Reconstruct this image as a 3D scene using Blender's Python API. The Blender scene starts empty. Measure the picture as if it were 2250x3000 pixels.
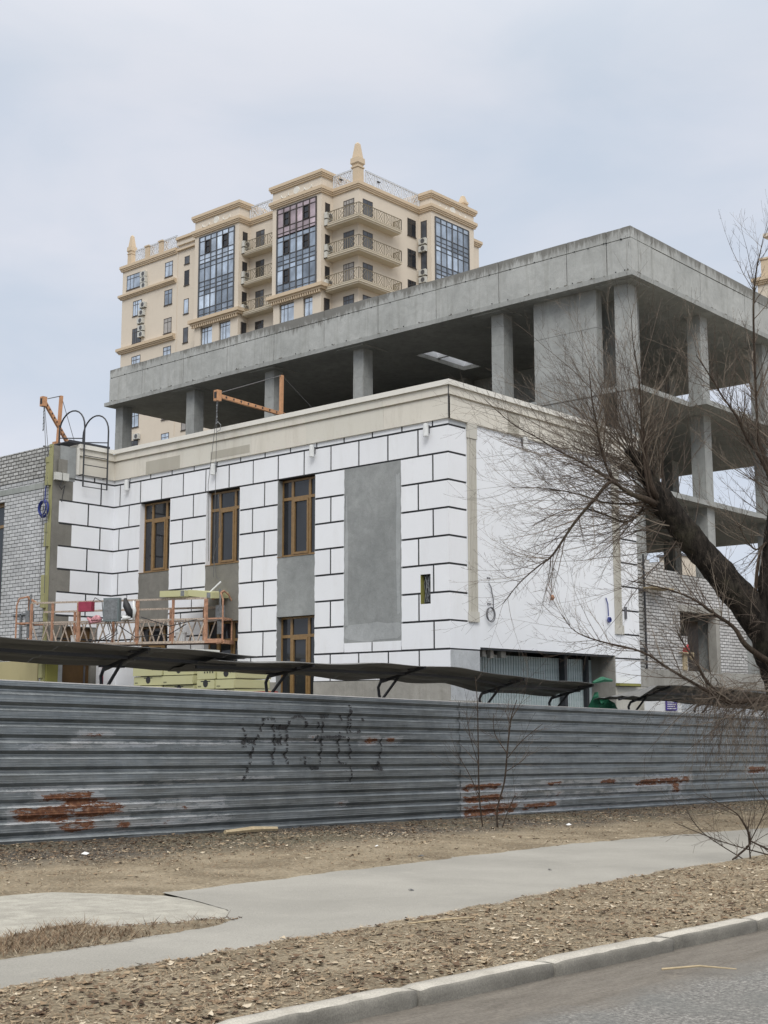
import bpy, math, random
from math import sin, cos, pi, radians
from mathutils import Vector, noise
random.seed(7)
S = bpy.context.scene
COL = S.collection

# ---------------------------------------------------------------- camera
cam = bpy.data.objects.new("camera", bpy.data.cameras.new("camera"))
COL.objects.link(cam); S.camera = cam
CAM = Vector((0, 0, 1.6))
PIT, YAW, ROLL = 0.152857, 0.720120, -0.0020524
Fd = Vector((cos(YAW)*cos(PIT), sin(YAW)*cos(PIT), sin(PIT)))
Rt = Vector((sin(YAW), -cos(YAW), 0)); Up = Rt.cross(Fd)
r_ = Rt*cos(ROLL) + Up*sin(ROLL); u_ = Up*cos(ROLL) - Rt*sin(ROLL)
from mathutils import Matrix
m3 = Matrix((r_, u_, -Fd)).transposed()
cam.matrix_world = Matrix.Translation(CAM) @ m3.to_4x4()
cam.data.sensor_fit = 'VERTICAL'; cam.data.sensor_height = 36.0
cam.data.lens = 3859.75/3000*36.0
cam.data.clip_start = 0.1; cam.data.clip_end = 3000

# ---------------------------------------------------------------- world: overcast sky
SUN_EL, SUN_AZ = radians(42), radians(222)      # azimuth of the sun, from +X anticlockwise
W = bpy.data.worlds.new("World"); S.world = W; W.use_nodes = True
nt = W.node_tree; N = nt.nodes; Lk = nt.links
for n in list(N): N.remove(n)
out = N.new('ShaderNodeOutputWorld'); bg = N.new('ShaderNodeBackground')
sky = N.new('ShaderNodeTexSky'); sky.sky_type = 'NISHITA'; sky.sun_disc = False
sky.sun_elevation = SUN_EL; sky.sun_rotation = pi/2 - SUN_AZ
tc = N.new('ShaderNodeTexCoord')
sep = N.new('ShaderNodeSeparateXYZ'); Lk.new(tc.outputs['Generated'], sep.inputs[0])
mp = N.new('ShaderNodeMapping'); mp.inputs['Scale'].default_value = (1.0, 1.0, 2.6)
Lk.new(tc.outputs['Generated'], mp.inputs[0])
nz = N.new('ShaderNodeTexNoise'); nz.inputs['Scale'].default_value = 3.6; nz.inputs['Detail'].default_value = 5
nz.inputs['Roughness'].default_value = .5; nz.inputs['Distortion'].default_value = .35
Lk.new(mp.outputs[0], nz.inputs['Vector'])
cr = N.new('ShaderNodeValToRGB'); e = cr.color_ramp.elements
e[0].position = .36; e[0].color = (.570, .640, .745, 1)
e[1].position = .66; e[1].color = (.700, .728, .805, 1)
Lk.new(nz.outputs['Fac'], cr.inputs[0])
# an overcast sky is about three times brighter overhead than at the horizon
gr = N.new('ShaderNodeMapRange'); gr.inputs['From Min'].default_value = 0.42; gr.inputs['From Max'].default_value = 0.95
gr.inputs['To Min'].default_value = 1.0; gr.inputs['To Max'].default_value = 3.1; gr.interpolation_type = 'SMOOTHSTEP'
Lk.new(sep.outputs['Z'], gr.inputs['Value'])
gn = N.new('ShaderNodeMapRange'); gn.inputs['From Min'].default_value = 0.42; gn.inputs['From Max'].default_value = 0.75
Lk.new(sep.outputs['Z'], gn.inputs['Value'])
wh = N.new('ShaderNodeMix'); wh.data_type = 'RGBA'; wh.inputs[7].default_value = (.685, .668, .645, 1)
Lk.new(gn.outputs[0], wh.inputs[0]); Lk.new(cr.outputs[0], wh.inputs[6])
ml = N.new('ShaderNodeVectorMath'); ml.operation = 'SCALE'
Lk.new(wh.outputs[2], ml.inputs[0]); Lk.new(gr.outputs[0], ml.inputs['Scale'])
sk = N.new('ShaderNodeVectorMath'); sk.operation = 'SCALE'; sk.inputs['Scale'].default_value = .08
Lk.new(sky.outputs[0], sk.inputs[0])
mx = N.new('ShaderNodeMix'); mx.data_type = 'RGBA'; mx.inputs['Factor'].default_value = .93
Lk.new(sk.outputs[0], mx.inputs[6]); Lk.new(ml.outputs[0], mx.inputs[7])
Lk.new(mx.outputs[2], bg.inputs['Color']); bg.inputs['Strength'].default_value = 1.0
Lk.new(bg.outputs[0], out.inputs[0])

sun = bpy.data.objects.new("sun", bpy.data.lights.new("sun", 'SUN')); COL.objects.link(sun)
sun.data.energy = 1.3; sun.data.angle = radians(25); sun.data.color = (1, .985, .96)
sd = Vector((cos(SUN_AZ)*cos(SUN_EL), sin(SUN_AZ)*cos(SUN_EL), sin(SUN_EL)))
sun.rotation_euler = (-sd).to_track_quat('-Z', 'Y').to_euler()
S.view_settings.view_transform = 'Standard'; S.view_settings.look = 'None'
S.view_settings.exposure = 0.1; S.view_settings.gamma = 1.0

# ---------------------------------------------------------------- materials
def nodes(name):
    m = bpy.data.materials.new(name); m.use_nodes = True
    t = m.node_tree; b = t.nodes['Principled BSDF']
    return m, t, b
def rgb(c): return (c[0], c[1], c[2], 1)
def pos(t, scale=(1, 1, 1)):
    g = t.nodes.new('ShaderNodeNewGeometry'); p = t.nodes.new('ShaderNodeMapping')
    p.inputs['Scale'].default_value = scale
    t.links.new(g.outputs['Position'], p.inputs[0]); return p.outputs[0]
def noi(t, vec, scale, detail=4, rough=.55, dist=0):
    n = t.nodes.new('ShaderNodeTexNoise'); n.inputs['Scale'].default_value = scale
    n.inputs['Detail'].default_value = detail; n.inputs['Roughness'].default_value = rough
    n.inputs['Distortion'].default_value = dist
    t.links.new(vec, n.inputs['Vector']); return n.outputs['Fac']
def ramp(t, fac, stops):
    r = t.nodes.new('ShaderNodeValToRGB'); t.links.new(fac, r.inputs[0]); el = r.color_ramp.elements
    el[0].position, el[0].color = stops[0][0], rgb(stops[0][1]); el[1].position, el[1].color = stops[-1][0], rgb(stops[-1][1])
    for p, c in stops[1:-1]:
        q = el.new(p); q.color = rgb(c)
    return r.outputs[0]
def mixc(t, fac, a, b, mode='MIX'):
    n = t.nodes.new('ShaderNodeMix'); n.data_type = 'RGBA'; n.blend_type = mode
    for s, v in ((0, fac), (6, a), (7, b)):
        if hasattr(v, 'links') or hasattr(v, 'is_linked'): t.links.new(v, n.inputs[s])
        else: n.inputs[s].default_value = v if s == 0 else rgb(v)
    return n.outputs[2]
def bump(t, b, h, strength=.4, dist=.01):
    n = t.nodes.new('ShaderNodeBump'); n.inputs['Strength'].default_value = strength
    n.inputs['Distance'].default_value = dist; t.links.new(h, n.inputs['Height'])
    t.links.new(n.outputs[0], b.inputs['Normal'])
def mth(t, op, a, b=0.0, c=None):
    n = t.nodes.new('ShaderNodeMath'); n.operation = op
    for i, v in enumerate((a, b) if c is None else (a, b, c)):
        if hasattr(v, 'is_linked'): t.links.new(v, n.inputs[i])
        else: n.inputs[i].default_value = v
    return n.outputs[0]

def plain(name, col, rough=.6, metal=0, var=.12, scale=8, bmp=.15, dist=.004):
    m, t, b = nodes(name); p = pos(t)
    f = noi(t, p, scale, 5, .6)
    lo = [c*(1-var) for c in col]; hi = [min(1, c*(1+var)) for c in col]
    t.links.new(ramp(t, f, [(.3, lo), (.7, hi)]), b.inputs['Base Color'])
    b.inputs['Roughness'].default_value = rough; b.inputs['Metallic'].default_value = metal
    if bmp: bump(t, b, noi(t, p, scale*6, 4, .6), bmp, dist)
    return m
def concrete(name, a, c, stain=.5, streak=1.0):
    m, t, b = nodes(name); p = pos(t)
    base = ramp(t, noi(t, p, .55, 7, .62, .3), [(.3, a), (.52, [(x+y)/2 for x, y in zip(a, c)]), (.72, c)])
    blot = ramp(t, noi(t, p, 3.1, 6, .7, .8), [(.38, (.87, .87, .86)), (.62, (1.07, 1.07, 1.06))])
    col = mixc(t, .8, base, blot, 'MULTIPLY')
    st = noi(t, pos(t, (4.5, 4.5, .35)), 1.1, 6, .7, .2)
    stc = ramp(t, st, [(.50, (1, 1, 1)), (.70, (.62, .61, .57))])
    col = mixc(t, streak*stain, col, stc, 'MULTIPLY')
    pit = noi(t, p, 34, 3, .5)
    col = mixc(t, .5, col, ramp(t, pit, [(.28, (.55, .55, .53)), (.36, (1, 1, 1))]), 'MULTIPLY')
    t.links.new(col, b.inputs['Base Color']); b.inputs['Roughness'].default_value = .9
    bump(t, b, noi(t, p, 9, 8, .68), .45, .02)
    return m
M = {}
def weathered(m):
    """grime and washed-out runs along the top edge of a cast parapet"""
    t = m.node_tree; b = t.nodes['Principled BSDF']; src = b.inputs['Base Color'].links[0].from_socket
    g = t.nodes.new('ShaderNodeNewGeometry'); s = t.nodes.new('ShaderNodeSeparateXYZ'); t.links.new(g.outputs['Position'], s.inputs[0])
    n = noi(t, pos(t, (3, 3, .6)), 1.6, 8, .8, .5); q = noi(t, pos(t, (1, 1, 1)), .25, 3)
    zz = mth(t, 'ADD', s.outputs['Z'], mth(t, 'MULTIPLY', mth(t, 'SUBTRACT', n, .5), 1.5)); zz = mth(t, 'ADD', zz, mth(t, 'MULTIPLY', mth(t, 'SUBTRACT', q, .5), .8))
    r1 = t.nodes.new('ShaderNodeMapRange'); r1.inputs['From Min'].default_value = 14.66; r1.inputs['From Max'].default_value = 14.86; t.links.new(zz, r1.inputs['Value'])
    c = mixc(t, mth(t, 'MULTIPLY', r1.outputs[0], .85), src, (.155, .15, .135)); t.links.new(c, b.inputs['Base Color'])
M['concrete'] = concrete('concrete', (.265, .285, .272), (.40, .42, .40), .55)
M['concrete_col'] = concrete('concrete_col', (.275, .282, .272), (.41, .418, .405), .55)
M['parapet'] = concrete('parapet', (.36, .368, .355), (.49, .497, .482), .45); weathered(M['parapet'])
M['plaster'] = concrete('plaster', (.22, .232, .232), (.35, .362, .36), .25, .6)
M['plaster_light2'] = concrete('plaster_light2', (.31, .325, .33), (.42, .435, .44), .15)
M['plaster_dark'] = concrete('plaster_dark', (.165, .158, .14), (.25, .24, .215), .3)
M['plaster_light'] = concrete('plaster_light', (.40, .42, .44), (.52, .54, .56), .2)
M['plinth'] = concrete('plinth', (.27, .26, .235), (.40, .385, .35), .4)

def stuccoed(name, col, dirt, amt):
    m, t, b = nodes(name); p = pos(t)
    c0 = ramp(t, noi(t, p, 1.3, 5, .6), [(.3, [x*.965 for x in col]), (.7, col)])
    d = noi(t, pos(t, (2.2, 2.2, .5)), .9, 7, .72, .6)
    c1 = mixc(t, ramp(t, d, [(.50, (0, 0, 0)), (.78, (amt, amt, amt))]), c0, dirt)
    c2 = mixc(t, ramp(t, noi(t, p, 21, 4, .6), [(.60, (0, 0, 0)), (.80, (amt, amt, amt))]), c1, dirt)
    gi = t.nodes.new('ShaderNodeNewGeometry'); v = .05 if name == 'board' else .02       # each board a slightly different white
    c2 = mixc(t, 1.0, c2, ramp(t, gi.outputs['Random Per Island'], [(0, (1-v,)*3), (1, (1, 1, 1))]), 'MULTIPLY')
    t.links.new(c2, b.inputs['Base Color']); b.inputs['Roughness'].default_value = .85
    bump(t, b, noi(t, p, 60, 3, .6), .12, .003)
    return m
M['board'] = stuccoed('board', (.845, .86, .885), (.55, .53, .49), .22)
M['board_old'] = stuccoed('board_old', (.70, .69, .66), (.45, .43, .38), .35)
M['render_white'] = stuccoed('render_white', (.84, .86, .89), (.62, .60, .56), .16)
M['cornice'] = stuccoed('cornice', (.70, .665, .585), (.36, .32, .25), .45)
M['cornice_cap'] = stuccoed('cornice_cap', (.76, .74, .68), (.45, .42, .35), .25)
M['cornice_patch'] = stuccoed('cornice_patch', (.45, .425, .36), (.33, .30, .24), .5)
M['cornice_pale'] = stuccoed('cornice_pale', (.66, .635, .56), (.42, .38, .30), .5)
M['pilaster'] = stuccoed('pilaster', (.57, .55, .49), (.30, .28, .23), .5)
M['groove'] = plain('groove', (.022, .023, .026), .8)
M['tower_wall'] = stuccoed('tower_wall', (.69, .61, .505), (.55, .47, .37), .2)
M['tower_trim'] = stuccoed('tower_trim', (.61, .49, .35), (.48, .38, .26), .3)
M['relief'] = plain('relief', (.72, .70, .64), .8)
M['balcony_slab'] = stuccoed('balcony_slab', (.64, .57, .45), (.5, .42, .32), .25)
M['dark_frame'] = plain('dark_frame', (.055, .043, .036), .5)
M['grey_frame'] = plain('grey_frame', (.075, .078, .085), .5)
M['wood_frame'] = plain('wood_frame', (.235, .145, .06), .38, 0, .18, 12, .05)
M['rail_bronze'] = plain('rail_bronze', (.20, .165, .105), .5)
M['rail_white'] = plain('rail_white', (.62, .64, .67), .5)
M['rail_dark'] = plain('rail_dark', (.10, .10, .11), .5)
M['dark_steel'] = plain('dark_steel', (.035, .037, .042), .55)
M['rust_steel'] = plain('rust_steel', (.085, .032, .025), .8, 0, .4, 20)
M['orange'] = plain('orange', (.50, .26, .13), .5, 0, .18, 9)
M['orange_dirty'] = plain('orange_dirty', (.40, .22, .14), .85, 0, .4, 14)
M['mortar_spattered'] = plain('mortar_spattered', (.40, .33, .27), .9, 0, .45, 30)
M['grey_steel'] = plain('grey_steel', (.20, .21, .215), .5, .3, .3, 15)
M['box_grey'] = plain('box_grey', (.17, .205, .21), .45, 0, .15, 10)
M['white_plastic'] = plain('white_plastic', (.72, .73, .72), .4, 0, .04)
M['ac_grille'] = plain('ac_grille', (.09, .09, .095), .6)
M['ac_body'] = plain('ac_body', (.56, .56, .52), .5, 0, .08)
M['red'] = plain('red', (.34, .035, .035), .5, 0, .2)
M['pink'] = plain('pink', (.30, .035, .07), .6, 0, .2)
M['cloth_pink'] = plain('cloth_pink', (.62, .30, .33), .9, 0, .4, 20)
M['bitumen'] = plain('bitumen', (.035, .035, .037), .8, 0, .3, 2)  # unseen flat roofs, set near-black to cut bounce light under the slabs
M['bounce_dark'] = plain('bounce_dark', (.12, .115, .10), .95, 0, .3, 2)  # dark tone of the added floor sheets that damp bounce light
M['black'] = plain('black', (.02, .02, .022), .6)
M['rope'] = plain('rope', (.10, .10, .10), .8)
M['blue_cable'] = plain('blue_cable', (.02, .035, .20), .5)
M['green_net'] = plain('green_net', (.02, .14, .075), .6, 0, .3)
M['purple'] = plain('purple', (.07, .045, .28), .6, 0, .1)
M['brown_door'] = plain('brown_door', (.10, .055, .018), .5, 0, .2, 3)
M['wool'] = stuccoed('wool', (.34, .33, .165), (.24, .225, .11), .5)
M['wool_pack'] = stuccoed('wool_pack', (.50, .49, .28), (.45, .42, .18), .35)
M['olive'] = stuccoed('olive', (.27, .26, .07), (.16, .15, .05), .4)
M['tan_board'] = stuccoed('tan_board', (.42, .37, .20), (.30, .26, .14), .4)
M['timber'] = plain('timber', (.40, .32, .20), .8, 0, .2, 20)
M['cap_white'] = plain('cap_white', (.62, .60, .57), .6, 0, .1)

def glass(name, col, rough=.06, spec=.5, metal=0, var=.25):
    m, t, b = nodes(name); p = pos(t)
    c0 = ramp(t, noi(t, p, .9, 3), [(.35, [c*(1-var) for c in col]), (.65, [c*(1+var) for c in col])])
    gi = t.nodes.new('ShaderNodeNewGeometry')
    t.links.new(mixc(t, 1.0, c0, ramp(t, gi.outputs['Random Per Island'], [(0, (.72, .72, .72)), (1, (1.25, 1.25, 1.25))]), 'MULTIPLY'), b.inputs['Base Color'])
    b.inputs['Roughness'].default_value = rough; b.inputs['Specular IOR Level'].default_value = spec
    b.inputs['Metallic'].default_value = metal
    bump(t, b, noi(t, p, .8, 2), .06, .02)
    return m
M['glass_dark'] = glass('glass_dark', (.022, .024, .028), .05, .55)
M['glass_mid'] = glass('glass_mid', (.085, .092, .105), .08, .6)
M['glass_blue'] = glass('glass_blue', (.42, .48, .55), .1, .6, .55)
M['glass_blue2'] = glass('glass_blue2', (.30, .345, .40), .1, .6, .5)
M['glass_pale'] = glass('glass_pale', (.56, .63, .71), .1, .6, .5)
M['glass_pink'] = glass('glass_pink', (.47, .38, .40), .15, .5, .3)
M['curtain'] = glass('curtain', (.33, .31, .29), .3, .5)

def brick(name, face, c1, c2, mortar, bw=.25, rh=.075, msize=.011):
    m, t, b = nodes(name)
    g = t.nodes.new('ShaderNodeNewGeometry'); s = t.nodes.new('ShaderNodeSeparateXYZ'); t.links.new(g.outputs['Position'], s.inputs[0])
    c = t.nodes.new('ShaderNodeCombineXYZ')
    t.links.new(s.outputs['Y' if face == 'x' else 'X'], c.inputs[0]); t.links.new(s.outputs['Z'], c.inputs[1])
    wob = noi(t, pos(t), 5, 3, .6); wv = mth(t, 'MULTIPLY', mth(t, 'SUBTRACT', wob, .5), .03)
    c3 = t.nodes.new('ShaderNodeVectorMath'); c3.operation = 'ADD'; t.links.new(c.outputs[0], c3.inputs[0])
    c4 = t.nodes.new('ShaderNodeCombineXYZ'); t.links.new(wv, c4.inputs[0]); t.links.new(wv, c4.inputs[1]); t.links.new(c4.outputs[0], c3.inputs[1])
    k = t.nodes.new('ShaderNodeTexBrick'); t.links.new(c3.outputs[0], k.inputs['Vector'])
    k.inputs['Scale'].default_value = 1; k.inputs['Brick Width'].default_value = bw; k.inputs['Row Height'].default_value = rh
    k.inputs['Mortar Size'].default_value = msize; k.inputs['Mortar Smooth'].default_value = .25; k.inputs['Bias'].default_value = -.1
    k.inputs['Color1'].default_value = rgb(c1); k.inputs['Color2'].default_value = rgb(c2); k.inputs['Mortar'].default_value = rgb(mortar)
    big = ramp(t, noi(t, pos(t), .7, 6, .65), [(.3, (.78, .78, .76)), (.65, (1.05, 1.05, 1.05))])
    smear = ramp(t, noi(t, pos(t), 7, 6, .75), [(.56, (0, 0, 0)), (.70, (1, 1, 1))])
    col = mixc(t, smear, k.outputs['Color'], [x*.8 for x in c1])
    t.links.new(mixc(t, 1.0, col, big, 'MULTIPLY'), b.inputs['Base Color']); b.inputs['Roughness'].default_value = .9
    inv = mth(t, 'SUBTRACT', 1.0, k.outputs['Fac'])
    bump(t, b, mth(t, 'ADD', inv, mth(t, 'MULTIPLY', noi(t, pos(t), 30, 4), .4)), .7, .012)
    return m
M['brick_x'] = brick('brick_x', 'x', (.60, .61, .62), (.45, .46, .47), (.06, .06, .06), .26, .098, .010)
M['brick_y'] = brick('brick_y', 'y', (.64, .63, .62), (.46, .45, .44), (.10, .095, .09), .26, .088, .012)
M['brick_rough'] = brick('brick_rough', 'x', (.55, .55, .54), (.34, .34, .33), (.07, .068, .062), .24, .098, .016)

def simple_tin(name, a, c, metal=.3):
    m, t, b = nodes(name); p = pos(t)
    t.links.new(ramp(t, noi(t, pos(t, (.5, 6, 6)), 1.5, 7, .7), [(.3, a), (.7, c)]), b.inputs['Base Color']); b.inputs['Metallic'].default_value = metal; b.inputs['Roughness'].default_value = .55
    bump(t, b, noi(t, p, 4, 5, .6), .3, .02); return m
M['tin'] = simple_tin('tin', (.14, .141, .137), (.235, .235, .228))
M['galv_green'] = simple_tin('galv_green', (.42, .50, .50), (.60, .67, .67), .05)

# ---------------------------------------------------------------- mesh helpers
class MB:
    def __init__(s): s.v = []; s.f = []; s.mi = []; s.cur = 0; s.ch = []
    def add(s, vs, fs):
        k = len(s.v); s.ch.append((k, len(s.f), len(vs), len(fs))); s.v += [tuple(p) for p in vs]
        s.f += [tuple(i+k for i in f) for f in fs]; s.mi += [s.cur]*len(fs); return s
    def box(s, x0, x1, y0, y1, z0, z1):
        if x0 > x1: x0, x1 = x1, x0
        if y0 > y1: y0, y1 = y1, y0
        if z0 > z1: z0, z1 = z1, z0
        return s.add([(x0,y0,z0),(x1,y0,z0),(x1,y1,z0),(x0,y1,z0),(x0,y0,z1),(x1,y0,z1),(x1,y1,z1),(x0,y1,z1)],
                     [(0,3,2,1),(4,5,6,7),(0,1,5,4),(1,2,6,5),(2,3,7,6),(3,0,4,7)])
    def fb(s, face, u0, u1, z0, z1, d0, d1):
        """box on a face ('x', c) or ('y', c): u along it, d outward from it"""
        a, c = face
        return s.box(c-d1, c-d0, u0, u1, z0, z1) if a == 'x' else s.box(u0, u1, c-d1, c-d0, z0, z1)
    def bar(s, p, q, w, h=None, up=(0, 0, 1)):
        p = Vector(p); q = Vector(q); d = (q-p).normalized(); h = h or w
        a = d.cross(Vector(up))
        if a.length < 1e-4: a = d.cross(Vector((1, 0, 0)))
        a.normalize(); b = a.cross(d); vs = []
        for c in (p, q):
            for i, j in ((-1,-1),(1,-1),(1,1),(-1,1)): vs.append(c + a*(i*w/2) + b*(j*h/2))
        return s.add(vs, [(0,3,2,1),(4,5,6,7),(0,1,5,4),(1,2,6,5),(2,3,7,6),(3,0,4,7)])
    def tube(s, pts, r, n=6, cap=True):
        pts = [Vector(p) for p in pts]; m = len(pts)
        rr = r if isinstance(r, (list, tuple)) else [r]*m
        vs = []; prev = None
        for i, p in enumerate(pts):
            d = (pts[min(i+1, m-1)] - pts[max(i-1, 0)])
            if d.length < 1e-9: d = Vector((0, 0, 1))
            d.normalize()
            if prev is None:
                a = d.cross(Vector((0, 0, 1)))
                if a.length < .05: a = d.cross(Vector((1, 0, 0)))
            else:
                a = prev - d*prev.dot(d)
            a.normalize(); prev = a; b = d.cross(a)
            for k in range(n):
                t = 2*pi*k/n; vs.append(p + (a*cos(t) + b*sin(t))*rr[i])
        fs = []
        for i in range(m-1):
            for k in range(n):
                k2 = (k+1) % n; fs.append((i*n+k, i*n+k2, (i+1)*n+k2, (i+1)*n+k))
        if cap: fs.append(tuple(range(n-1, -1, -1))); fs.append(tuple((m-1)*n+k for k in range(n)))
        return s.add(vs, fs)
    def frustum(s, cx, cy, z0, z1, a0, a1):
        return s.add([(cx-a0,cy-a0,z0),(cx+a0,cy-a0,z0),(cx+a0,cy+a0,z0),(cx-a0,cy+a0,z0),(cx-a1,cy-a1,z1),(cx+a1,cy-a1,z1),(cx+a1,cy+a1,z1),(cx-a1,cy+a1,z1)],
                     [(0,3,2,1),(4,5,6,7),(0,1,5,4),(1,2,6,5),(2,3,7,6),(3,0,4,7)])
    def slab(s, poly, z0, z1):
        n = len(poly)
        f0 = (lambda x, y: z0) if not callable(z0) else z0; f1 = (lambda x, y: z1) if not callable(z1) else z1
        vs = [(x, y, f0(x, y)) for x, y in poly] + [(x, y, f1(x, y)) for x, y in poly]
        return s.add(vs, [tuple(range(n-1, -1, -1)), tuple(range(n, 2*n))] + [(i, (i+1) % n, n+(i+1) % n, n+i) for i in range(n)])

def link(name, mb, mat, parent=None, org=(0, 0, 0), smooth=False, loc=None):
    me = bpy.data.meshes.new(name); o0 = Vector(org)
    me.from_pydata([(p[0]-o0.x, p[1]-o0.y, p[2]-o0.z) for p in mb.v], [], mb.f)
    mats = mat if isinstance(mat, (list, tuple)) else [mat]
    for m in mats: me.materials.append(M[m] if isinstance(m, str) else m)
    if len(mats) > 1: me.polygons.foreach_set('material_index', mb.mi)
    if smooth: me.polygons.foreach_set('use_smooth', [True]*len(me.polygons))
    me.update()
    o = bpy.data.objects.new(name, me); COL.objects.link(o)
    if parent: o.parent = parent
    else: o.location = o0 if loc is None else loc
    return o
def tag(o, label, cat, group=None):
    o['label'] = label; o['category'] = cat
    if group: o['group'] = group
    return o
def clusters(mb):
    """sort a mesh's pieces into groups that touch or nearly touch, so that far-apart pieces become parts of their own"""
    ch = mb.ch; n = len(ch)
    if n < 2 or n > 700: return [mb]
    bb = []
    for k, f, nv, nf in ch:
        P = mb.v[k:k+nv]; lo = [min(q[i] for q in P) for i in range(3)]; hi = [max(q[i] for q in P) for i in range(3)]; bb.append((lo, hi, max(hi[i]-lo[i] for i in range(3))))
    par = list(range(n))
    def find(a):
        while par[a] != a: par[a] = par[par[a]]; a = par[a]
        return a
    for i in range(n):
        li, hi_, si = bb[i]
        for j in range(i+1, n):
            lj, hj, sj = bb[j]; g = sum(max(0, lj[k]-hi_[k], li[k]-hj[k])**2 for k in range(3))**.5
            if g <= max(.02, .5*max(si, sj)): par[find(i)] = find(j)
    out = {}
    for i, (k, f, nv, nf) in enumerate(ch):
        m = out.setdefault(find(i), MB()); off = len(m.v)-k; m.v += mb.v[k:k+nv]; m.f += [tuple(a+off for a in q) for q in mb.f[f:f+nf]]; m.mi += [0]*nf
    return list(out.values())
class Thing:
    def __init__(s, name, label, cat, loc, group=None):
        s.o = bpy.data.objects.new(name, None); COL.objects.link(s.o); s.o.location = loc
        s.o.empty_display_size = .3; s.loc = Vector(loc); tag(s.o, label, cat, group)
    def part(s, name, mb, mat, parent=None, smooth=False):
        return [link(name, m, mat, parent or s.o, s.loc, smooth) for m in clusters(mb)][0]
def single(name, mb, mat, label, cat, loc, group=None, smooth=False):
    return tag(link(name, mb, mat, None, loc, smooth), label, cat, group)
def struct(name, mb, mat, kind='structure', smooth=False):
    o = link(name, mb, mat, None, (0, 0, 0), smooth); o['kind'] = kind; return o
def dup(root, loc, label, rotz=None):
    r = root.copy(); COL.objects.link(r); r.location = loc; r['label'] = label
    if rotz is not None: r.rotation_euler = (0, 0, rotz)
    for ch in root.children:
        c = ch.copy(); COL.objects.link(c); c.parent = r
        for g in ch.children:
            d = g.copy(); COL.objects.link(d); d.parent = c
    return r
def gz(x): return .173 - .023*max(-20, min(45, x))
def interp(L, x):
    if x <= L[0][0]: return L[0][1]
    for (a, b), (c, d) in zip(L, L[1:]):
        if x <= c: return b + (d-b)*(x-a)/(c-a)
    return L[-1][1]
def U(a, b): return random.uniform(a, b)

# ================================================================ white annex building
XW, YW, YI, XG = 21.87, 17.34, 29.0, 19.88      # street corner, inner corner, wing corner
FX, FY, FI = ('x', XW), ('y', YW), ('y', YI)
annex = Thing('annex_building', 'two storey annex clad in white insulation blocks under a cream cornice', 'building', (XW, YW, gz(XW)))
RH = .605; G0 = 7.82; GR = .044
WINS = [(21.33, 22.60), (23.93, 25.20), (26.60, 27.87)]     # window bays on the left facade
# solid walls behind the cladding, with real openings
w = MB(); B = .012
def wall_x(mb, x0, x1, u0, u1, z0, z1, holes):
    """wall slab along y with holes [(ua,ub,za,zb)] sorted by ua; holes sharing a span are grouped"""
    cur = u0
    spans = sorted(set((a, b) for a, b, _, _ in holes))
    for a, b in spans:
        mb.box(x0, x1, cur, a, z0, z1); zc = z0
        for _, _, za, zb in sorted(h for h in holes if h[:2] == (a, b)):
            mb.box(x0, x1, a, b, zc, za); zc = zb
        mb.box(x0, x1, a, b, zc, z1); cur = b
    mb.box(x0, x1, cur, u1, z0, z1)
holes = []
for a, b in WINS: holes += [(a, b, -.3 if a < 22 else 2.0, 3.9), (a, b, 5.32, 7.215)]
holes += [(17.86, 18.14, 3.96, 4.60)]
wall_x(w, XW+B, XW+.30, YW+B, YI+B, -.6, 8.66, holes)
w.box(XW+.30, 22.92, YW+B, YW+.30, -.6, 8.66)                  # right face, around the wide opening
w.box(22.92, 28.42, YW+B, YW+.30, 3.045, 8.66); w.box(28.42, 29.65, YW+B, YW+.30, -.6, 8.66)
w.box(29.35, 29.65, YW+.30, 40.5, -.6, 8.66)
annex.part('wall', w, 'groove')
w = MB(); w.box(XW+.30, 29.35, YW+.30, 40.5, 8.30, 8.45); annex.part('roof', w, 'bitumen')
w = MB(); w.box(XW+.30, 29.35, YW+.30, 40.5, 4.3, 4.55); w.box(26, 26.2, YW+1.2, 40, -.5, 8.3); annex.part('inner_floor', w, 'concrete_col')

def spans_minus(u0, u1, cuts):
    out = []; c = u0
    for a, b in sorted(cuts):
        if a > c: out.append((c, min(a, u1)))
        c = max(c, b)
    if c < u1: out.append((c, u1))
    return [s for s in out if s[1]-s[0] > .03]
blk = MB(); blk2 = MB()
def block(face, a, b, z0, z1, ja=0, jb=0, mb=None):
    """one insulation block; ja/jb roughen its left/right edge where it meets plaster"""
    mb = mb or blk; d = random.uniform(-.0025, .0025)
    if not (ja or jb): return mb.fb(face, a, b, z0, z1, -B, d)
    n = 7; L = []; Rr = []
    for i in range(n):
        z = z0 + (z1-z0)*i/(n-1); e = 0 if i in (0, n-1) else 1
        L.append((a - ja*U(-.3, 1), z)); Rr.append((b + jb*U(-.3, 1), z))
    poly = L + Rr[::-1]; m = len(poly)
    f = (lambda u, z, q: (XW-q, u, z)) if face[0] == 'x' else (lambda u, z, q: (u, face[1]-q, z))
    vs = [f(u, z, d) for u, z in poly] + [f(u, z, -B) for u, z in poly]
    mb.add(vs, [tuple(range(m)), tuple(range(2*m-1, m-1, -1))] + [(i, (i+1) % m, m+(i+1) % m, m+i) for i in range(m)])
def joints(u0, u1, first, pitch=.88):
    L = []; k = first
    while k < u1:
        if k > u0: L.append(k)
        k += pitch
    return L
PAN = (18.68, 20.41)
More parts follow.
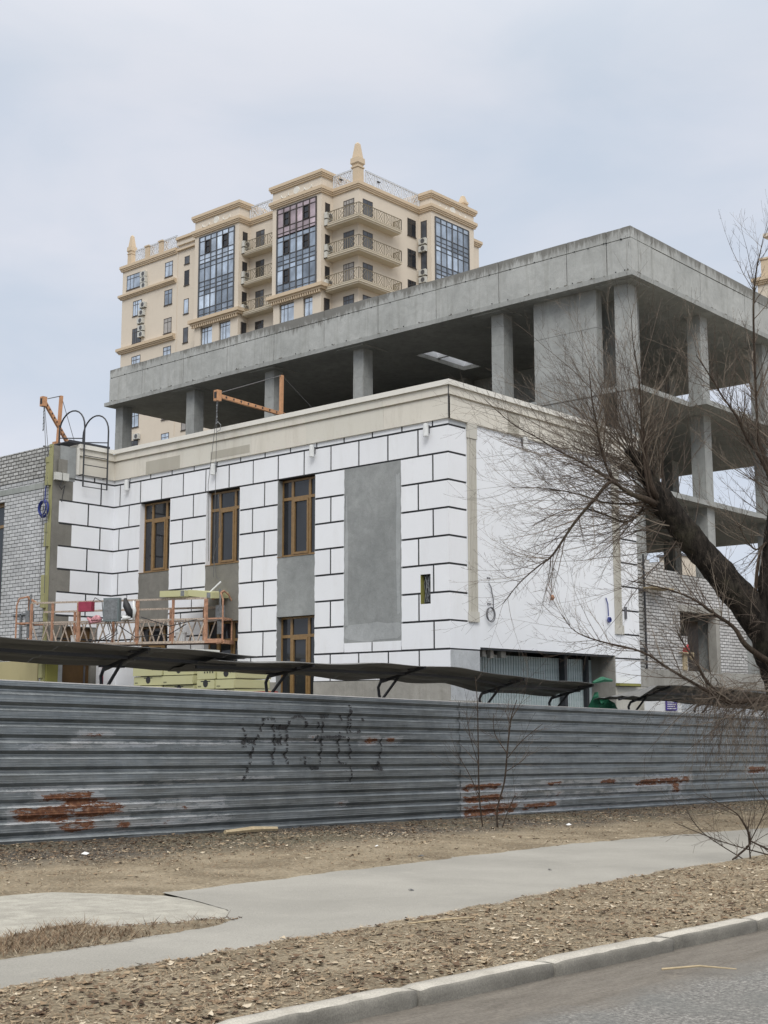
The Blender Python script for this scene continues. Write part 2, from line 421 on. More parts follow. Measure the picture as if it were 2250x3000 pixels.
for r in range(0, 10):          # row r lies under groove r-1 ... ; row 0 is the thin strip under the cornice
    if r == 0: z1, z0 = 7.96, G0 + GR/2
    else: z1 = G0 - RH*(r-1) - GR/2; z0 = G0 - RH*r + GR/2
    if r == 9: z0 = 2.37
    first = 18.19 if r % 2 else 17.775
    cuts = []
    rag = []
    if r >= 2:
        for a, b in WINS: cuts.append((a, b))
        if r <= 8: cuts.append(PAN)
    base = spans_minus(YW, YI, cuts)
    for (a, b) in base:
        js = [a] + joints(a+.06, b-.06, first) + [b]
        for i in range(len(js)-1):
            ua = js[i] + (GR/2 if i else 0); ub = js[i+1] - (GR/2 if i+1 < len(js)-1 else 0)
            ja = .012 if (r >= 2 and abs(ua-20.41) < .01) else 0; jb = .012 if (r >= 2 and abs(ub-18.68) < .01) else 0
            if r >= 5 and any(abs(ua-x) < .01 for x in (22.6, 25.2, 27.87)) : ja = .018
            if r >= 5 and any(abs(ub-x) < .01 for x in (21.33, 23.93, 26.6)) : jb = .018
            # hole for the little electrical recess
            if r in (6, 7) and ua < 17.87 and ub > 18.1 or (r in (6, 7) and ua < 18.14 and ub > 17.86):
                for (p, q, s, t) in ((ua, 17.86, z0, z1), (18.14, ub, z0, z1), (max(ua, 17.86), min(ub, 18.14), z0, min(z1, 3.96)), (max(ua, 17.86), min(ub, 18.14), max(z0, 4.60), z1)):
                    if q-p > .01 and t-s > .01: block(FX, p, q, s, t)
            elif ua < YW+.001: block(FX, ua, ub, z0, z1, ja, jb, blk2 if r in (2, 3, 4, 5) else None)
            else: block(FX, ua, ub, z0, z1, ja, jb, blk2 if (ub <= 18.7 and r in (3, 5, 6, 7)) else None)
# strip under the big grey panel
for a, b in ((18.70, 19.53), (19.57, 20.39)): block(FX, a, b, 2.996, 3.20)
annex.part('insulation_block', blk, 'board'); annex.part('insulation_block', blk2, 'board')
# blocks returning round the street corner and at the far end of the right face
rb = MB()
for r in range(0, 10):
    if r == 0: z1, z0 = 7.96, G0 + GR/2
    else: z1 = G0 - RH*(r-1) - GR/2; z0 = G0 - RH*r + GR/2
    if r == 0: continue
    if r == 9: continue
    if r <= 7: rb.fb(FY, XW+B, 22.50, z0, z1, -B, U(-.002, .002))
    if r <= 8: rb.fb(FY, 28.84, 29.65, z0, z1, -B, U(-.002, .002))
annex.part('corner_block', rb, 'board')
w = MB(); w.fb(FY, XW+B, 22.50, G0+GR/2, 7.96, -B, -.004); w.fb(FY, XW+B, 22.90, -.5, 2.965, -B, .0015)
annex.part('grey_patch', w, 'plaster_light')
# smooth render field between the pilasters
w = MB(); w.fb(FY, 22.85, 28.46, 3.045, 7.96, -B, 0); w.fb(FY, XW+B, 22.92, 2.997, 3.569, -B, .0012); w.fb(FY, 28.46, 29.65, 2.37, 2.96, -B, .001)
w.fb(FY, 22.50, 22.85, 3.569, 7.96, -B, -.006); w.fb(FY, 28.46, 28.84, 3.569, 7.96, -B, -.006); w.fb(FY, 28.46, 28.84, 3.0, 3.569, -B, -.001)
annex.part('rendered_wall', w, 'render_white')
for a, b in ((22.51, 22.85), (28.46, 28.83)):
    p = MB(); p.fb(FY, a, b, 7.62, 7.95, 0, .045); p.fb(FY, a, b, 3.58, 3.80, 0, .05); p.fb(FY, a+.015, b-.015, 3.80, 7.62, 0, .012)
    for k in range(6):
        x = a + .03 + k*.052; p.fb(FY, x, x+.026, 3.80, 7.62, .012, .032)
    annex.part('pilaster', p, 'pilaster')
# grey plaster: big panel and spandrels
p = MB(); p.fb(FX, PAN[0]-.02, PAN[1]+.02, 3.19, 7.20, -B, -.008); annex.part('plaster_panel', p, 'plaster')
random.seed(8)
def smear(u0, u1, z0, z1, e=.04, n=22):
    m = MB(); cx, cz = (u0+u1)/2, (z0+z1)/2; pts = []
    for k in range(n):
        a = 2*pi*k/n; q = max(abs(cos(a)), abs(sin(a))); pts.append((cx+(u1-u0)/2*cos(a)/q+U(-e, e)*(.3 if abs(cos(a)) > .9 else 1), cz+(z1-z0)/2*sin(a)/q+U(-e, e)))
    m.add([(XW+.0065, min(PAN[1], max(PAN[0]+.01, u)), z) for u, z in pts], [tuple(range(n))]); return m
annex.part('filler_smear', smear(18.72, 20.38, 3.24, 3.62), 'plaster_light2'); annex.part('filler_smear', smear(18.72, 18.84, 3.8, 6.9, .03), 'plaster_light2'); annex.part('filler_smear', smear(20.28, 20.38, 3.6, 6.6, .03), 'plaster_light2')
for a, b in WINS:
    p = MB(); p.fb(FX, a-.02, b+.02, 3.90, 5.33, -B-.001, -.010); annex.part('plaster_panel', p, 'plaster' if a < 23 else 'plaster_dark')
# plinth
p = MB(); p.fb(FX, YW, 21.33, -.6, 2.35, -B, .03); p.fb(FX, 22.6, 23.93, -.6, 2.35, -B, .03); p.fb(FX, 25.2, YI, -.6, 2.35, -B, .03)
p.fb(FX, 22.6, 23.93, 2.35, 2.37, -B, 0)
p.fb(FY, XW-.03, 22.9, -.6, 1.9, -B, .04); annex.part('plinth', p, 'plinth')
p = MB()
for x in (22.3, 22.62): p.fb(FY, x, x+.02, -.5, 1.88, .04, .045)
annex.part('panel_joint', p, 'groove')
# cornice, both faces and the wing
def cornice(mb_f, mb_c, segs):
    for (x0, x1, y0, y1, nx, ny) in segs: pass
cf, cc, cp, cq = MB(), MB(), MB(), MB()
prof = [(7.95, 8.47, .05), (8.47, 8.655, .095)]
cuts = [YW-.05, 19.15, 21.6, 23.5, 26.3, 27.9, YI]
kinds = ['cornice', 'cornice_pale', 'cornice', 'cornice_pale', 'cornice', 'cornice']
for i in range(len(cuts)-1):
    a, b = cuts[i], cuts[i+1]; mb = cf if kinds[i] == 'cornice' else cq
    mb.fb(FX, a, b-.004, 7.95, 8.44, -B, .05 + (.002 if i % 2 else 0)); mb.fb(FX, a, b-.004, 8.44, 8.47, -B, .035)
    mb.fb(FX, a-(.04 if i == 0 else 0), b-.004, 8.47, 8.655, -B, .095)
cc.fb(FX, YW-.15, YI-.15, 8.66, 8.775, -.33, .15)
cx = [XW-.05, 24.0, 24.45, 26.4, 28.0, 29.69]
for i in range(len(cx)-1):
    a, b = cx[i], cx[i+1]; mb = cp if i == 1 else (cq if i == 3 else cf)
    mb.fb(FY, a+(.004 if i else .012), b, 7.95, 8.44, -B, .05 + (.002 if i % 2 else 0)); mb.fb(FY, a+.012, b, 8.44, 8.47, -B, .035)
    (cf if i == 1 else mb).fb(FY, a+(.004 if i else .012), b, 8.47, 8.655, -B, .095)
cc.fb(FY, XW+.33, 29.75, 8.66, 8.775, -.33, .15)
cf.fb(('x', 29.65), 0, 0, 0, 0, 0, 0) if False else None
patch = MB(); patch.fb(FX, 23.55, 25.0, 8.02, 8.22, .05, .056); patch.fb(FX, 26.2, 27.6, 7.96, 8.30, .05, .054)
annex.part('cornice', cf, 'cornice'); annex.part('cornice', cq, 'cornice_pale'); annex.part('cornice', cp, 'cornice_patch')
annex.part('cornice_cap', cc, 'cornice_cap'); annex.part('cement_patch', patch, 'cornice_patch')
p = MB(); p.box(XW-.10, XW-.085, YW-.10, YW-.085, 7.95, 8.775);
annex.part('corner_joint', p, 'groove')

# windows: brown timber frames, recessed
def window(parent, a, b, z0, z1, full=False):
    fr = MB(); D0, D1 = -.215, -.155; t = .05; H = z1-z0
    def F(u0, u1, za, zb, e=0): fr.fb(FX, u0, u1, za, zb, D0, D1+e)
    F(a, a+t, z0, z1); F(b-t, b, z0, z1); F(a+t, b-t, z1-t, z1); F(a+t, b-t, z0, z0+t)
    zt = z1-.46; F(a+t, b-t, zt-.035, zt+.035, .003)
    m1, m2 = a+.33, b-.36
    for m in (m1, m2): F(m-.035, m+.035, z0+t, zt-.035, .002); F(m-.035, m+.035, zt+.035, z1-t, .002)
    s = .05                                                     # opening sash in the middle light
    for q in ((m1+.035, m1+.035+s, z0+t, zt-.035), (m2-.035-s, m2-.035, z0+t, zt-.035), (m1+.035+s, m2-.035-s, z0+t, z0+t+s), (m1+.035+s, m2-.035-s, zt-.035-s, zt-.035)): F(*q, .018)
    f = annex.part('window', fr, 'wood_frame')
    g = MB(); g.fb(FX, a+.01, b-.01, z0+.01, z1-.01, -.19, -.18); annex.part('pane', g, 'glass_dark', f)
    c = MB(); c.fb(FX, a+.06, a+.28, z0+.1, zt-.1, -.30, -.295); c.fb(FX, m1+.1, m1+.26, z0+.25, z0+.85, -.6, -.59); annex.part('curtain', c, 'glass_mid', f)
    return f
for a, b in WINS:
    window(annex, a, b, 5.34, 7.2)
    window(annex, a, b, 2.02 if a > 22 else -.25, 3.90)
    jm = MB(); jm.fb(FX, b-.014, b-.001, 5.34, 7.2, -.154, -.003); jm.fb(FX, a+.001, a+.014, 5.34, 7.2, -.154, -.003)
    jm.fb(FX, b-.014, b-.001, 2.1, 3.89, -.154, -.003)
    annex.part('window_reveal', jm, 'plaster' if a < 22 else 'board')
    tm = MB(); tm.fb(FX, a, b, 5.32, 5.335, -.3, .004); annex.part('sill', tm, 'wood_frame')
# electrical recess
p = MB(); p.fb(FX, 17.86, 18.14, 3.96, 4.6, -.14, -.13); p.fb(FX, 17.86, 17.865, 3.96, 4.6, -.13, 0); rc = annex.part('service_recess', p, 'black')
p = MB(); p.fb(FX, 18.132, 18.14, 3.97, 4.59, -.13, -.002); annex.part('insulation_edge', p, 'olive', rc)
p = MB()
for k in range(7): p.tube([(XW+.06+U(0,.05), 17.9+.03*k, 4.58), (XW+.07, 17.9+U(-.01,.2), 4.4), (XW+.06, 17.88+U(0,.22), 4.2), (XW+.06, 17.9+.03*k, 4.0)], .007, 5)
annex.part('cable', p, 'grey_steel', rc)
# wide opening of the right face: corrugated sheets inside
p = MB(); x = 22.3
while x < 29.3:
    p.box(x, x+.055, 18.02, 18.05, -.4, 2.95); p.box(x+.055, x+.10, 18.04, 18.07, -.4, 2.95); x += .10
annex.part('sheet_screen', p, 'galv_green')
p = MB(); p.box(26.95, 27.07, 17.85, 18.0, -.4, 3.045); p.box(22.92, 28.42, 17.37, 17.47, 3.0, 3.044); p.box(28.0, 28.1, 17.9, 18.0, -.4, 3.04)
annex.part('steel_post', p, 'dark_steel')
p = MB(); p.box(23.2, 23.34, 17.5, 17.62, 2.86, 3.0); p.box(23.5, 23.62, 17.5, 17.6, 2.84, 3.0); p.box(23.9, 24.08, 17.5, 17.62, 2.86, 3.0)
annex.part('bracket', p, 'plinth')
p = MB(); p.box(28.42, 29.9, YW-.02, YW+.2, -.5, 2.28); annex.part('pier', p, 'pilaster')
p = MB(); p.box(28.38, 29.4, YW-.14, YW-.04, 2.30, 2.36); annex.part('steel_angle', p, 'olive')
# white render on the concrete column face next to the opening
p = MB(); p.box(28.41, 28.44, YW+.0, YW+.7, -.5, 3.04); annex.part('opening_jamb', p, 'plinth')

# wing: face looking the same way as the right face
wing = Thing('side_wing', 'wing of bare white brick with a half plastered end, at the left edge', 'building', (XG, YI, gz(XG)))
p = MB(); p.box(XG+.003, XW+B, YI+B, YI+.3, 3.9, 8.66); p.box(XG+.003, 20.34, YI+B, YI+.3, -.5, 3.9); p.box(21.27, XW+B, YI+B, YI+.3, -.5, 3.9)
wing.part('end_wall', p, 'plaster_dark')
p = MB(); p.box(XG, XG+.12, YI+.10, 31.22, -.5, 8.67); p.box(XG, XG+.12, 31.22, 45, 7.38, 8.67); p.box(XG, XG+.12, 31.22, 45, -.5, 4.3); p.box(XG, XG+.12, 34, 45, 4.3, 7.38)
wing.part('brick_wall', p, 'brick_x')
p = MB(); p.box(XG-.018, XG, YI+.25, 45, 7.86, 8.665); wing.part('brick_parapet', p, 'brick_rough')
p = MB(); p.box(XG-.012, XG-.001, YI+.30, 45, 7.55, 7.70); wing.part('concrete_belt', p, 'concrete')
p = MB(); p.box(XG+.12, XW+.3, YI+.3, 45, 8.2, 8.35); wing.part('roof', p, 'bitumen')
p = MB(); p.box(XG+.16, XG+.22, 31.22, 31.30, 4.3, 7.38); p.box(XG+.16, XG+.22, 31.30, 34, 7.28, 7.38); p.box(XG+.16, XG+.22, 31.3, 34, 6.7, 6.78); p.box(XG+.16, XG+.22, 31.3, 34, 4.3, 4.4)
wf = wing.part('window', p, 'wood_frame'); p = MB(); p.box(XG+.2, XG+.21, 31.25, 34, 4.3, 7.38); wing.part('pane', p, 'glass_dark', wf)
# mineral wool slabs ragged at the corner
p = MB(); z = 8.68
for dz, wx, wy in ((.35, .06, .02), (.75, .18, .02), (1.0, .02, .02), (.62, .14, .02), (.75, .05, .02), (.85, .19, .02), (.85, .06, .02), (.95, .17, .02), (.9, .08, .02), (1.2, .12, 0), (1.2, .12, 0)):
    n = 5; pts = [(XG-wx*.6-.01-U(0, .02), z-dz*i/n) for i in range(n+1)]
    for i in range(n): p.box(pts[i][0], XG-.002, YI+.02, YI+.12+wx*.3, pts[i][1], pts[i][1]-dz/n)
    z -= dz
wing.part('wool_slab', p, 'wool')
p = MB(); p.box(XG+.19, 20.56, YI-.035, YI+B, 7.84, 8.67); p.box(XG+.19, 20.56, YI-.0, YI+B, 7.75, 7.84); wing.part('plaster_patch', p, 'plaster')
p = MB(); p.box(XG+.12, 20.28, YI-.05, YI-.0355, 7.86, 8.3); wing.part('plaster_niche', p, 'plaster_dark')
wb, wb2 = MB(), MB()
for r in range(0, 10):
    if r == 0: z1, z0 = 7.96, G0+GR/2
    else: z1 = G0-RH*(r-1)-GR/2; z0 = G0-RH*r+GR/2
    x0 = 20.57 if r == 0 else (20.52 if r % 2 else 20.10); j = 21.2 if r == 0 else (21.43 if r % 2 else 21.03)
    if z0 < 3.9 and r >= 7:
        z0c = max(z0, 3.92)
        if z1 > 3.95:
            wb.box(x0, j-GR/2, YI-.002, YI+B, z0c, z1)
        wb.box(max(21.29, j+GR/2), XW, YI-.002, YI+B, z0, z1); continue
    wb.box(x0, j-GR/2, YI+U(-.003, .002), YI+B, z0, z1); wb.box(j+GR/2, XW, YI+U(-.003, .002), YI+B, z0, z1)
wing.part('insulation_block', wb, 'board')
p = MB(); p.box(20.0, XW, YI+.010, YI+B-.002, 2.3, 7.85); 
gk = MB()
for r in range(0, 9): 
    z = G0-RH*r; x0 = 20.30 if r == 0 else (20.10 if r % 2 == 0 else 20.10)
    gk.box(20.50 if r in (0,) else 20.12, XW, YI+.004, YI+B, z-GR/2, z+GR/2)
for r in range(1, 8):
    z1 = G0-RH*(r-1); z0 = G0-RH*r; j = 21.43 if r % 2 else 21.03
    if z0 > 3.6: gk.box(j-GR/2, j+GR/2, YI+.004, YI+B, z0, z1)
gk.box(21.2-GR/2, 21.2+GR/2, YI+.004, YI+B, G0, 7.96)
wing.part('joint', gk, 'groove')
p = MB(); p.box(20.62, XW-.05, YI-.05, YI+B, 7.95, 8.44); p.box(20.62, XW-.04, YI-.035, YI+B, 8.44, 8.47); p.box(20.62, XW-.095, YI-.095, YI+B, 8.47, 8.655)
wing.part('cornice', p, 'cornice')
p = MB(); p.box(20.60, XW-.15, YI-.15, YI+.33, 8.66, 8.775); p.box(20.57, 20.62, YI-.10, YI+B, 7.95, 8.66); wing.part('cornice_cap', p, 'cornice_cap')
p = MB(); p.box(20.34, 21.27, YI+.1, YI+.16, -.5, 3.9); dr = wing.part('door', p, 'brown_door')
p = MB(); p.box(21.10, 21.13, YI+.05, YI+.1, 2.2, 2.9); wing.part('handle', p, 'rail_dark', dr)
p = MB(); p.box(XG-.05, XG-.002, YI+.31, 31.2, -.5, 3.02); wing.part('wool_base', p, 'tan_board')
p = MB(); p.box(XG-.02, 20.20, YI-.06, YI+B, 1, 2.95); wing.part('wool_panel', p, 'olive')
p = MB(); p.box(20.20, 20.33, YI-.06, YI+B, 1, 2.95); wing.part('white_strip', p, 'plaster_light')

# ================================================================ concrete frame building
XC, YC, XE, YE = 30.6, 17.78, 44.0, 41.4
frame = Thing('concrete_frame_building', 'unfinished bare concrete frame building with open storeys and a deep roof parapet', 'building', (XC, YC, gz(XC)))
hole = (33.0, 35.6, 26.75, 27.5)
p = MB(); zb, zt = 13.54, 13.68
p.box(XC, hole[0], YC, YE, zb, zt); p.box(hole[1], XE, YC, YE, zb, zt); p.box(hole[0], hole[1], YC, hole[2], zb, zt); p.box(hole[0], hole[1], hole[3], YE, zb, zt)
frame.part('roof_slab', p, 'concrete_col')
p = MB()
for z in (10.6, 7.8, 5.0):
    p.box(31.02, XE, 18.0, YE-.3, z-.15, z)
p.box(34.0, 39.5, 17.45, 18.0, 10.45, 10.599)
frame.part('floor_slab', p, 'concrete_col')
p = MB()
for z in (10.6, 7.8, 5.0): p.box(31.4, XE-.3, 18.7, YE-.6, z+.003, z+.02)
for q in range(1): pass
frame.part('bounce_damper', p, 'bounce_dark')  # unseen dark sheets added over the floors to damp light bounced to the ceilings
p = MB(); hx0, hx1, hy0, hy1, _z = 33.0, 35.6, 26.75, 27.5, 0
for q in ((hx0-.15, hx1+.15, hy1, hy1+.15), (hx0-.15, hx1+.15, hy0-.15, hy0)): p.box(*q, 13.683, 14.85)
for q in ((hx0-.15, hx0, hy0, hy1), (hx1, hx1+.15, hy0, hy1), (34.15, 34.27, hy0, hy1)): p.box(*q, 13.683, 14.85)
frame.part('skylight_kerb', p, 'render_white')
p = MB(); p.box(36.95, 44, 18.8, 19.0, 2.5, 4.85); frame.part('inner_wall', p, 'concrete_col')
for y in (18.18, 22.46, 28.12, 32.33, 36.54, 40.79):
    for x in ((31.05,) if y > 18.2 else (31.05, 35.2, 39.4, 43.5)):
        p = MB()
        for z0, z1 in ((10.6, 12.55), (12.556, 13.54), (7.8, 10.45), (5.0, 7.65), (-.6, 4.85)):
            e = .004 if z0 == 10.6 else 0
            p.box(x-e, x+.45+e, y-e, y+.45+e, z0, z1)
        frame.part('column', p, 'concrete_col')
    for x in (36.5, 41.0, 43.5):
        if y > 18.2: frame.part('column', MB().box(x, x+.45, y, y+.45, -.6, 13.54), 'concrete_col')
p = MB()                                                        # drop panels over the columns
for y in (22.46, 28.12, 32.33, 36.54): p.box(30.75, 32.0, y-.25, y+.95, 13.50, 13.54)
p.box(30.8, 31.9, 17.95, 19.1, 13.50, 13.54)
frame.part('column_head', p, 'concrete_col')
# shear walls and cores
p = MB()
L = [(19.23, 21.37)]
for a, b in ((19.23, 19.72), (19.73, 20.30), (20.31, 21.37)): p.box(31.05+U(0, .006), 31.35, a, b, 10.6, 12.42)
for a, b in ((19.23, 21.37),): p.box(31.052, 31.35, a, b, 12.43, 13.54)
p.box(31.05, 31.35, 19.23, 21.37, 7.8, 10.45); p.box(31.05, 31.35, 19.23, 21.37, -.5, 7.65)
p.box(32.3, 32.5, 18.7, 21.3, 5, 13.54)
for x0, x1, y0, y1 in ((37.0, 42.5, 25.4, 25.6), (37.0, 37.2, 25.6, 30.5), (42.3, 42.5, 25.6, 30.5), (40.5, 43.9, 36.0, 36.2), (43.7, 43.9, 26.0, 40.8)):
    p.box(x0, x1, y0, y1, -.5, 13.54)
p.box(38.2, 38.4, 39.5, 40.9, 5, 13.5)
frame.part('shear_wall', p, 'concrete_col')
# parapet: cast in panels, a lower and an upper lift, thin gaps between
p = MB(); lo, mid, hi = 13.68, 14.62, 14.955
ys = [17.80, 17.98+.6, 19.9, 22.3, 24.7, 27.1, 29.5, 31.9, 34.3, 36.7, 39.1, YE-.28]
for a, b in zip(ys, ys[1:]):
    e = U(-.006, .006); p.box(XC+.02+e, XC+.26, a+.013, b-.013, lo, mid-.012); e = U(-.006, .006)
    n = 6
    for k in range(n):
        ya = a+(b-a)*k/n; p.box(XC+.02+e, XC+.26, ya+(.013 if k == 0 else 0), a+(b-a)*(k+1)/n-(.013 if k == n-1 else 0), mid+.010, hi-U(0, .012))
xs = [XC+.02, 31.0, 31.75, 34.6, 37.5, 40.4, XE]
for a, b in zip(xs, xs[1:]):
    e = U(-.006, .006); p.box(a+.013, b-.013, YC+.02+e, YC+.26, lo, mid-.012); e = U(-.006, .006)
    p.box(a+.013, b-.013, YC+.02+e, YC+.26, mid+.010, hi)
p.box(XC+.26, XE, YE-.25, YE-.02, lo, hi); p.box(XE-.25, XE-.02, YC+.3, YE-.3, lo, hi)
frame.part('parapet', p, 'parapet')
p = MB()                                                        # tie holes and rough joint line
for a, b in zip(ys, ys[1:]):
    for k in range(3):
        y = a + (b-a)*(k+.5)/3 + U(-.2, .2); z = mid + U(-.015, .015); p.box(XC-.002, XC+.05, y-.014, y+.014, z-.013, z+.013)
        if random.random() < .8: y += U(-.3, .3); p.box(XC-.002, XC+.05, y-.013, y+.013, 13.70, 13.725)
frame.part('tie_hole', p, 'groove')
p = MB()
y = YC+.1
while y < YE-.5:                                                # cement crumbs along the roof slab edge
    l = U(.02, .22); p.box(XC-.003, XC+.03, y, y+l, 13.672, 13.685+U(0, .02)); y += l+U(.05, 1.1)
x = XC+.3
while x < XE-1:
    l = U(.02, .22); p.box(x, x+l, YC-.003, YC+.03, 13.672, 13.685+U(0, .02)); x += l+U(.05, 1.1)
frame.part('cement_crumb', p, 'plaster_dark')
# brick infill on the street side
p = MB()
def brick_top(x):
    return interp([(30.9, 5.72), (31.3, 5.74), (31.34, 5.60), (31.8, 5.68), (31.84, 5.52), (32.4, 5.62), (33.0, 5.5), (35.5, 5.42), (37, 5.4)], x)
x = 31.02
segs = [(30.95, 31.34, 5.72), (31.34, 31.8, 5.62), (31.8, 32.1, 5.72), (32.1, 32.9, 5.52), (32.9, 35.0, None), (35.0, 36.92, 5.44)]
for a, b, zt in segs:
    if zt: p.box(a, b, 17.95, 18.2, 2.79, zt)
p.box(32.9, 35.0, 17.95, 18.2, 4.62, 5.47); p.box(32.9, 33.28, 17.95, 18.2, 2.79, 3.75); p.box(32.9, 33.05, 17.95, 18.2, 3.75, 4.62) if False else None
frame.part('brick_infill', p, 'brick_y')
p = MB(); p.box(30.66, 30.94, 17.97, 18.6, 2.79, 5.7); frame.part('brick_pier', p, 'brick_rough')
p = MB(); p.box(32.8, 35.3, 17.93, 18.19, 4.44, 4.615); p.box(34.98, 35.2, 17.94, 18.19, 2.79, 4.44) ; frame.part('lintel', p, 'plinth')
p = MB(); p.box(30.63, 43.9, 17.92, 18.3, 2.32, 2.785); frame.part('floor_band', p, 'plinth')
p = MB(); p.box(31.0, XE, 18.3, YE-.3, 2.35, 2.5); frame.part('lower_floor', p, 'concrete_col'); p = MB(); p.box(31.5, 43.9, 22.6, 22.8, 2.5, 4.85); frame.part('shade_back_wall', p, 'brown_door')  # back wall coloured dark brown to stand in for the shaded interior
p = MB(); p.tube([(30.98, 17.93, 2.8), (30.98, 17.92, 4.2), (30.97, 17.93, 5.85)], .03, 6); p.box(30.6, 31.0, 17.9, 17.94, 4.86, 4.92); p.box(30.66, 31.02, 17.9, 17.94, 3.30, 3.33)
frame.part('downpipe', p, 'dark_steel')
# wall behind the ground storey on the right
p = MB(); p.box(30.7, 44, 18.05, 18.3, -.6, 2.31); frame.part('ground_wall', p, 'plaster_light')
single('scaffold_board', MB().box(30.9, 31.9, 17.55, 17.92, 4.92, 4.96), 'timber', 'short timber board sticking out beside the top of the raw brick infill', 'board', (30.9, 17.6, 4.92))

# ================================================================ cream apartment tower far behind
XT, YT, XB, YB = 86.0, 78.55, 84.5, 77.0
TW = Thing('apartment_tower', 'tall cream apartment tower with ochre cornices, glazed bays and corner balconies', 'building', (XT, YT, gz(45)))
gT = gz(45)
p = MB(); p.box(XT, 101, YT, 104.3, gT, 50.6); p.box(XT-.05, 99, 104.3, 113.6, gT, 50.5); p.box(XT-.2, 96, 99.9, 104.3, 50.6, 51.4)
p.box(XB, 90, 81.85, 88.4, 41.0, 51.9); p.box(XB, 90, 93.2, 99.85, 41.0, 51.9); p.box(94.8, 101.6, YB, 84, 0, 51.8)
p.box(XB+.12, 86, 81.95, 83.05, gT, 41); p.box(XB+.12, 86, 84.3, 85.5, gT, 41) ; p.box(XB+.3, 86, 81.95, 88.3, gT, 38.4); p.box(XB+.3, 86, 83.05, 88.3, 40.3, 41); p.box(XB+.12, 86, 87.5, 88.3, gT, 41)
p.box(XB+.12, 86, 93.3, 94.4, gT, 41); p.box(XB+.3, 86, 93.3, 99.75, gT, 38.4); p.box(XB+.3, 86, 94.4, 99.7, 40.3, 41); p.box(XB+.12, 86, 96.1, 97.1, gT, 41); p.box(XB+.12, 86, 98.9, 99.75, gT, 41)
p.box(101.6, 103.2, 77.6, 84, 0, 49.2)
TW.part('wall', p, 'tower_wall')
tr = MB()
def corn(face, u0, u1, z, h=.62, steps=3, d=.22, mb=None, ends=(0, 0)):
    mb = mb or tr
    for k in range(steps):
        dd = .08 + d*(k+1)/steps; zz0 = z+h*(k/steps)*.75; zz1 = z+h*((k+1)/steps)*.75
        mb.fb(face, u0-dd*ends[0], u1+dd*ends[1], zz0, zz1, 0, dd)
    mb.fb(face, u0-(d+.07)*ends[0], u1+(d+.07)*ends[1], z+h*.75, z+h, 0, d+.07)
fx_, fy_ = ('x', XT), ('y', YT); fb1 = ('x', XB); fb3 = ('y', YB)
# main eaves and taller bay tops
corn(fx_, YT, 81.85, 50.05, ends=(1, 0)); corn(fy_, XT, 94.8, 50.055); corn(fx_, 88.4, 93.2, 50.05)
for a, b in ((81.85, 88.4), (93.2, 99.85)):
    corn(fb1, a, b, 50.05, ends=(1, 1)); corn(fb1, a, b, 51.65, .6, ends=(1, 1))
    corn(('y', a), XB, 86, 50.056); corn(('y', a), XB, 90, 51.656, .6)
corn(fb3, 94.8, 101.6, 50.05, ends=(1, 1)); corn(fb3, 94.8, 101.6, 51.4, .6, ends=(1, 1)); corn(('x', 94.8), YB, YT, 50.056); corn(('x', 94.8), YB, 83, 51.406, .6)
corn(('y', 77.6), 101.6, 103.2, 48.7, .6, ends=(0, 1))
# left block
lb = ('x', XT-.05)
corn(lb, 104.4, 113.6, 49.85, ends=(0, 1)); corn(lb, 104.4, 113.6, 46.65, .5, 3, .3, ends=(0, 1)); corn(lb, 104.4, 113.6, 40.5, .6, 3, .35, ends=(0, 1))
corn(fx_, 100.0, 104.3, 51.0, .45, 2, .3); corn(fx_, 99.85, 101.2, 48.6, .45, 3, .3); corn(fx_, 99.85, 101.2, 40.9, .5, 3, .3)
tr.box(XT-.25, XT+.3, 99.9, 104.3, 50.0, 50.1)
# base cornices of the bays with dentils
for a, b in ((81.85, 88.4), (93.2, 99.85)):
    corn(fb1, a, b, 40.65, .55, 2, .35, ends=(1, 1)); corn(('y', a), XB, 86.0, 40.656, .55, 2, .35)
    y = a
    while y < b: tr.fb(fb1, y, y+.13, 40.35, 40.65, 0, .22); y += .3
corn(fb3, 94.8, 101.6, 40.65, .55, 2, .35)
TW.part('cornice', tr, 'tower_trim')
# reliefs on the bay friezes
rl = MB()
def relief(face, u, z):
    a, c = face
    def P(du, dz, d): return (c-d, u+du, z+dz) if a == 'x' else (u+du, c-d, z+dz)
    pts = [P(.42*cos(t), .42*sin(t), .0) for t in [2*pi*k/14 for k in range(14)]] + [P(.36*cos(t), .36*sin(t), .07) for t in [2*pi*k/14 for k in range(14)]]
    rl.add(pts, [tuple(range(14, 28))] + [(k, (k+1) % 14, 14+(k+1) % 14, 14+k) for k in range(14)])
    for s in (-1, 1):
        rl.tube([P(s*(1.55+.5*cos(t)), .1-.32*sin(t)-.1, .03) for t in [pi*k/8 for k in range(9)]], .07, 5)
        rl.tube([P(s*1.05, .05, .03), P(s*1.0, -.25, .03)], .05, 5); rl.tube([P(s*2.05, .05, .03), P(s*2.1, -.25, .03)], .05, 5)
relief(fb1, 85.15, 51.12); relief(fb1, 96.6, 51.12); relief(fb3, 98.2, 51.0)
TW.part('relief', rl, 'relief')

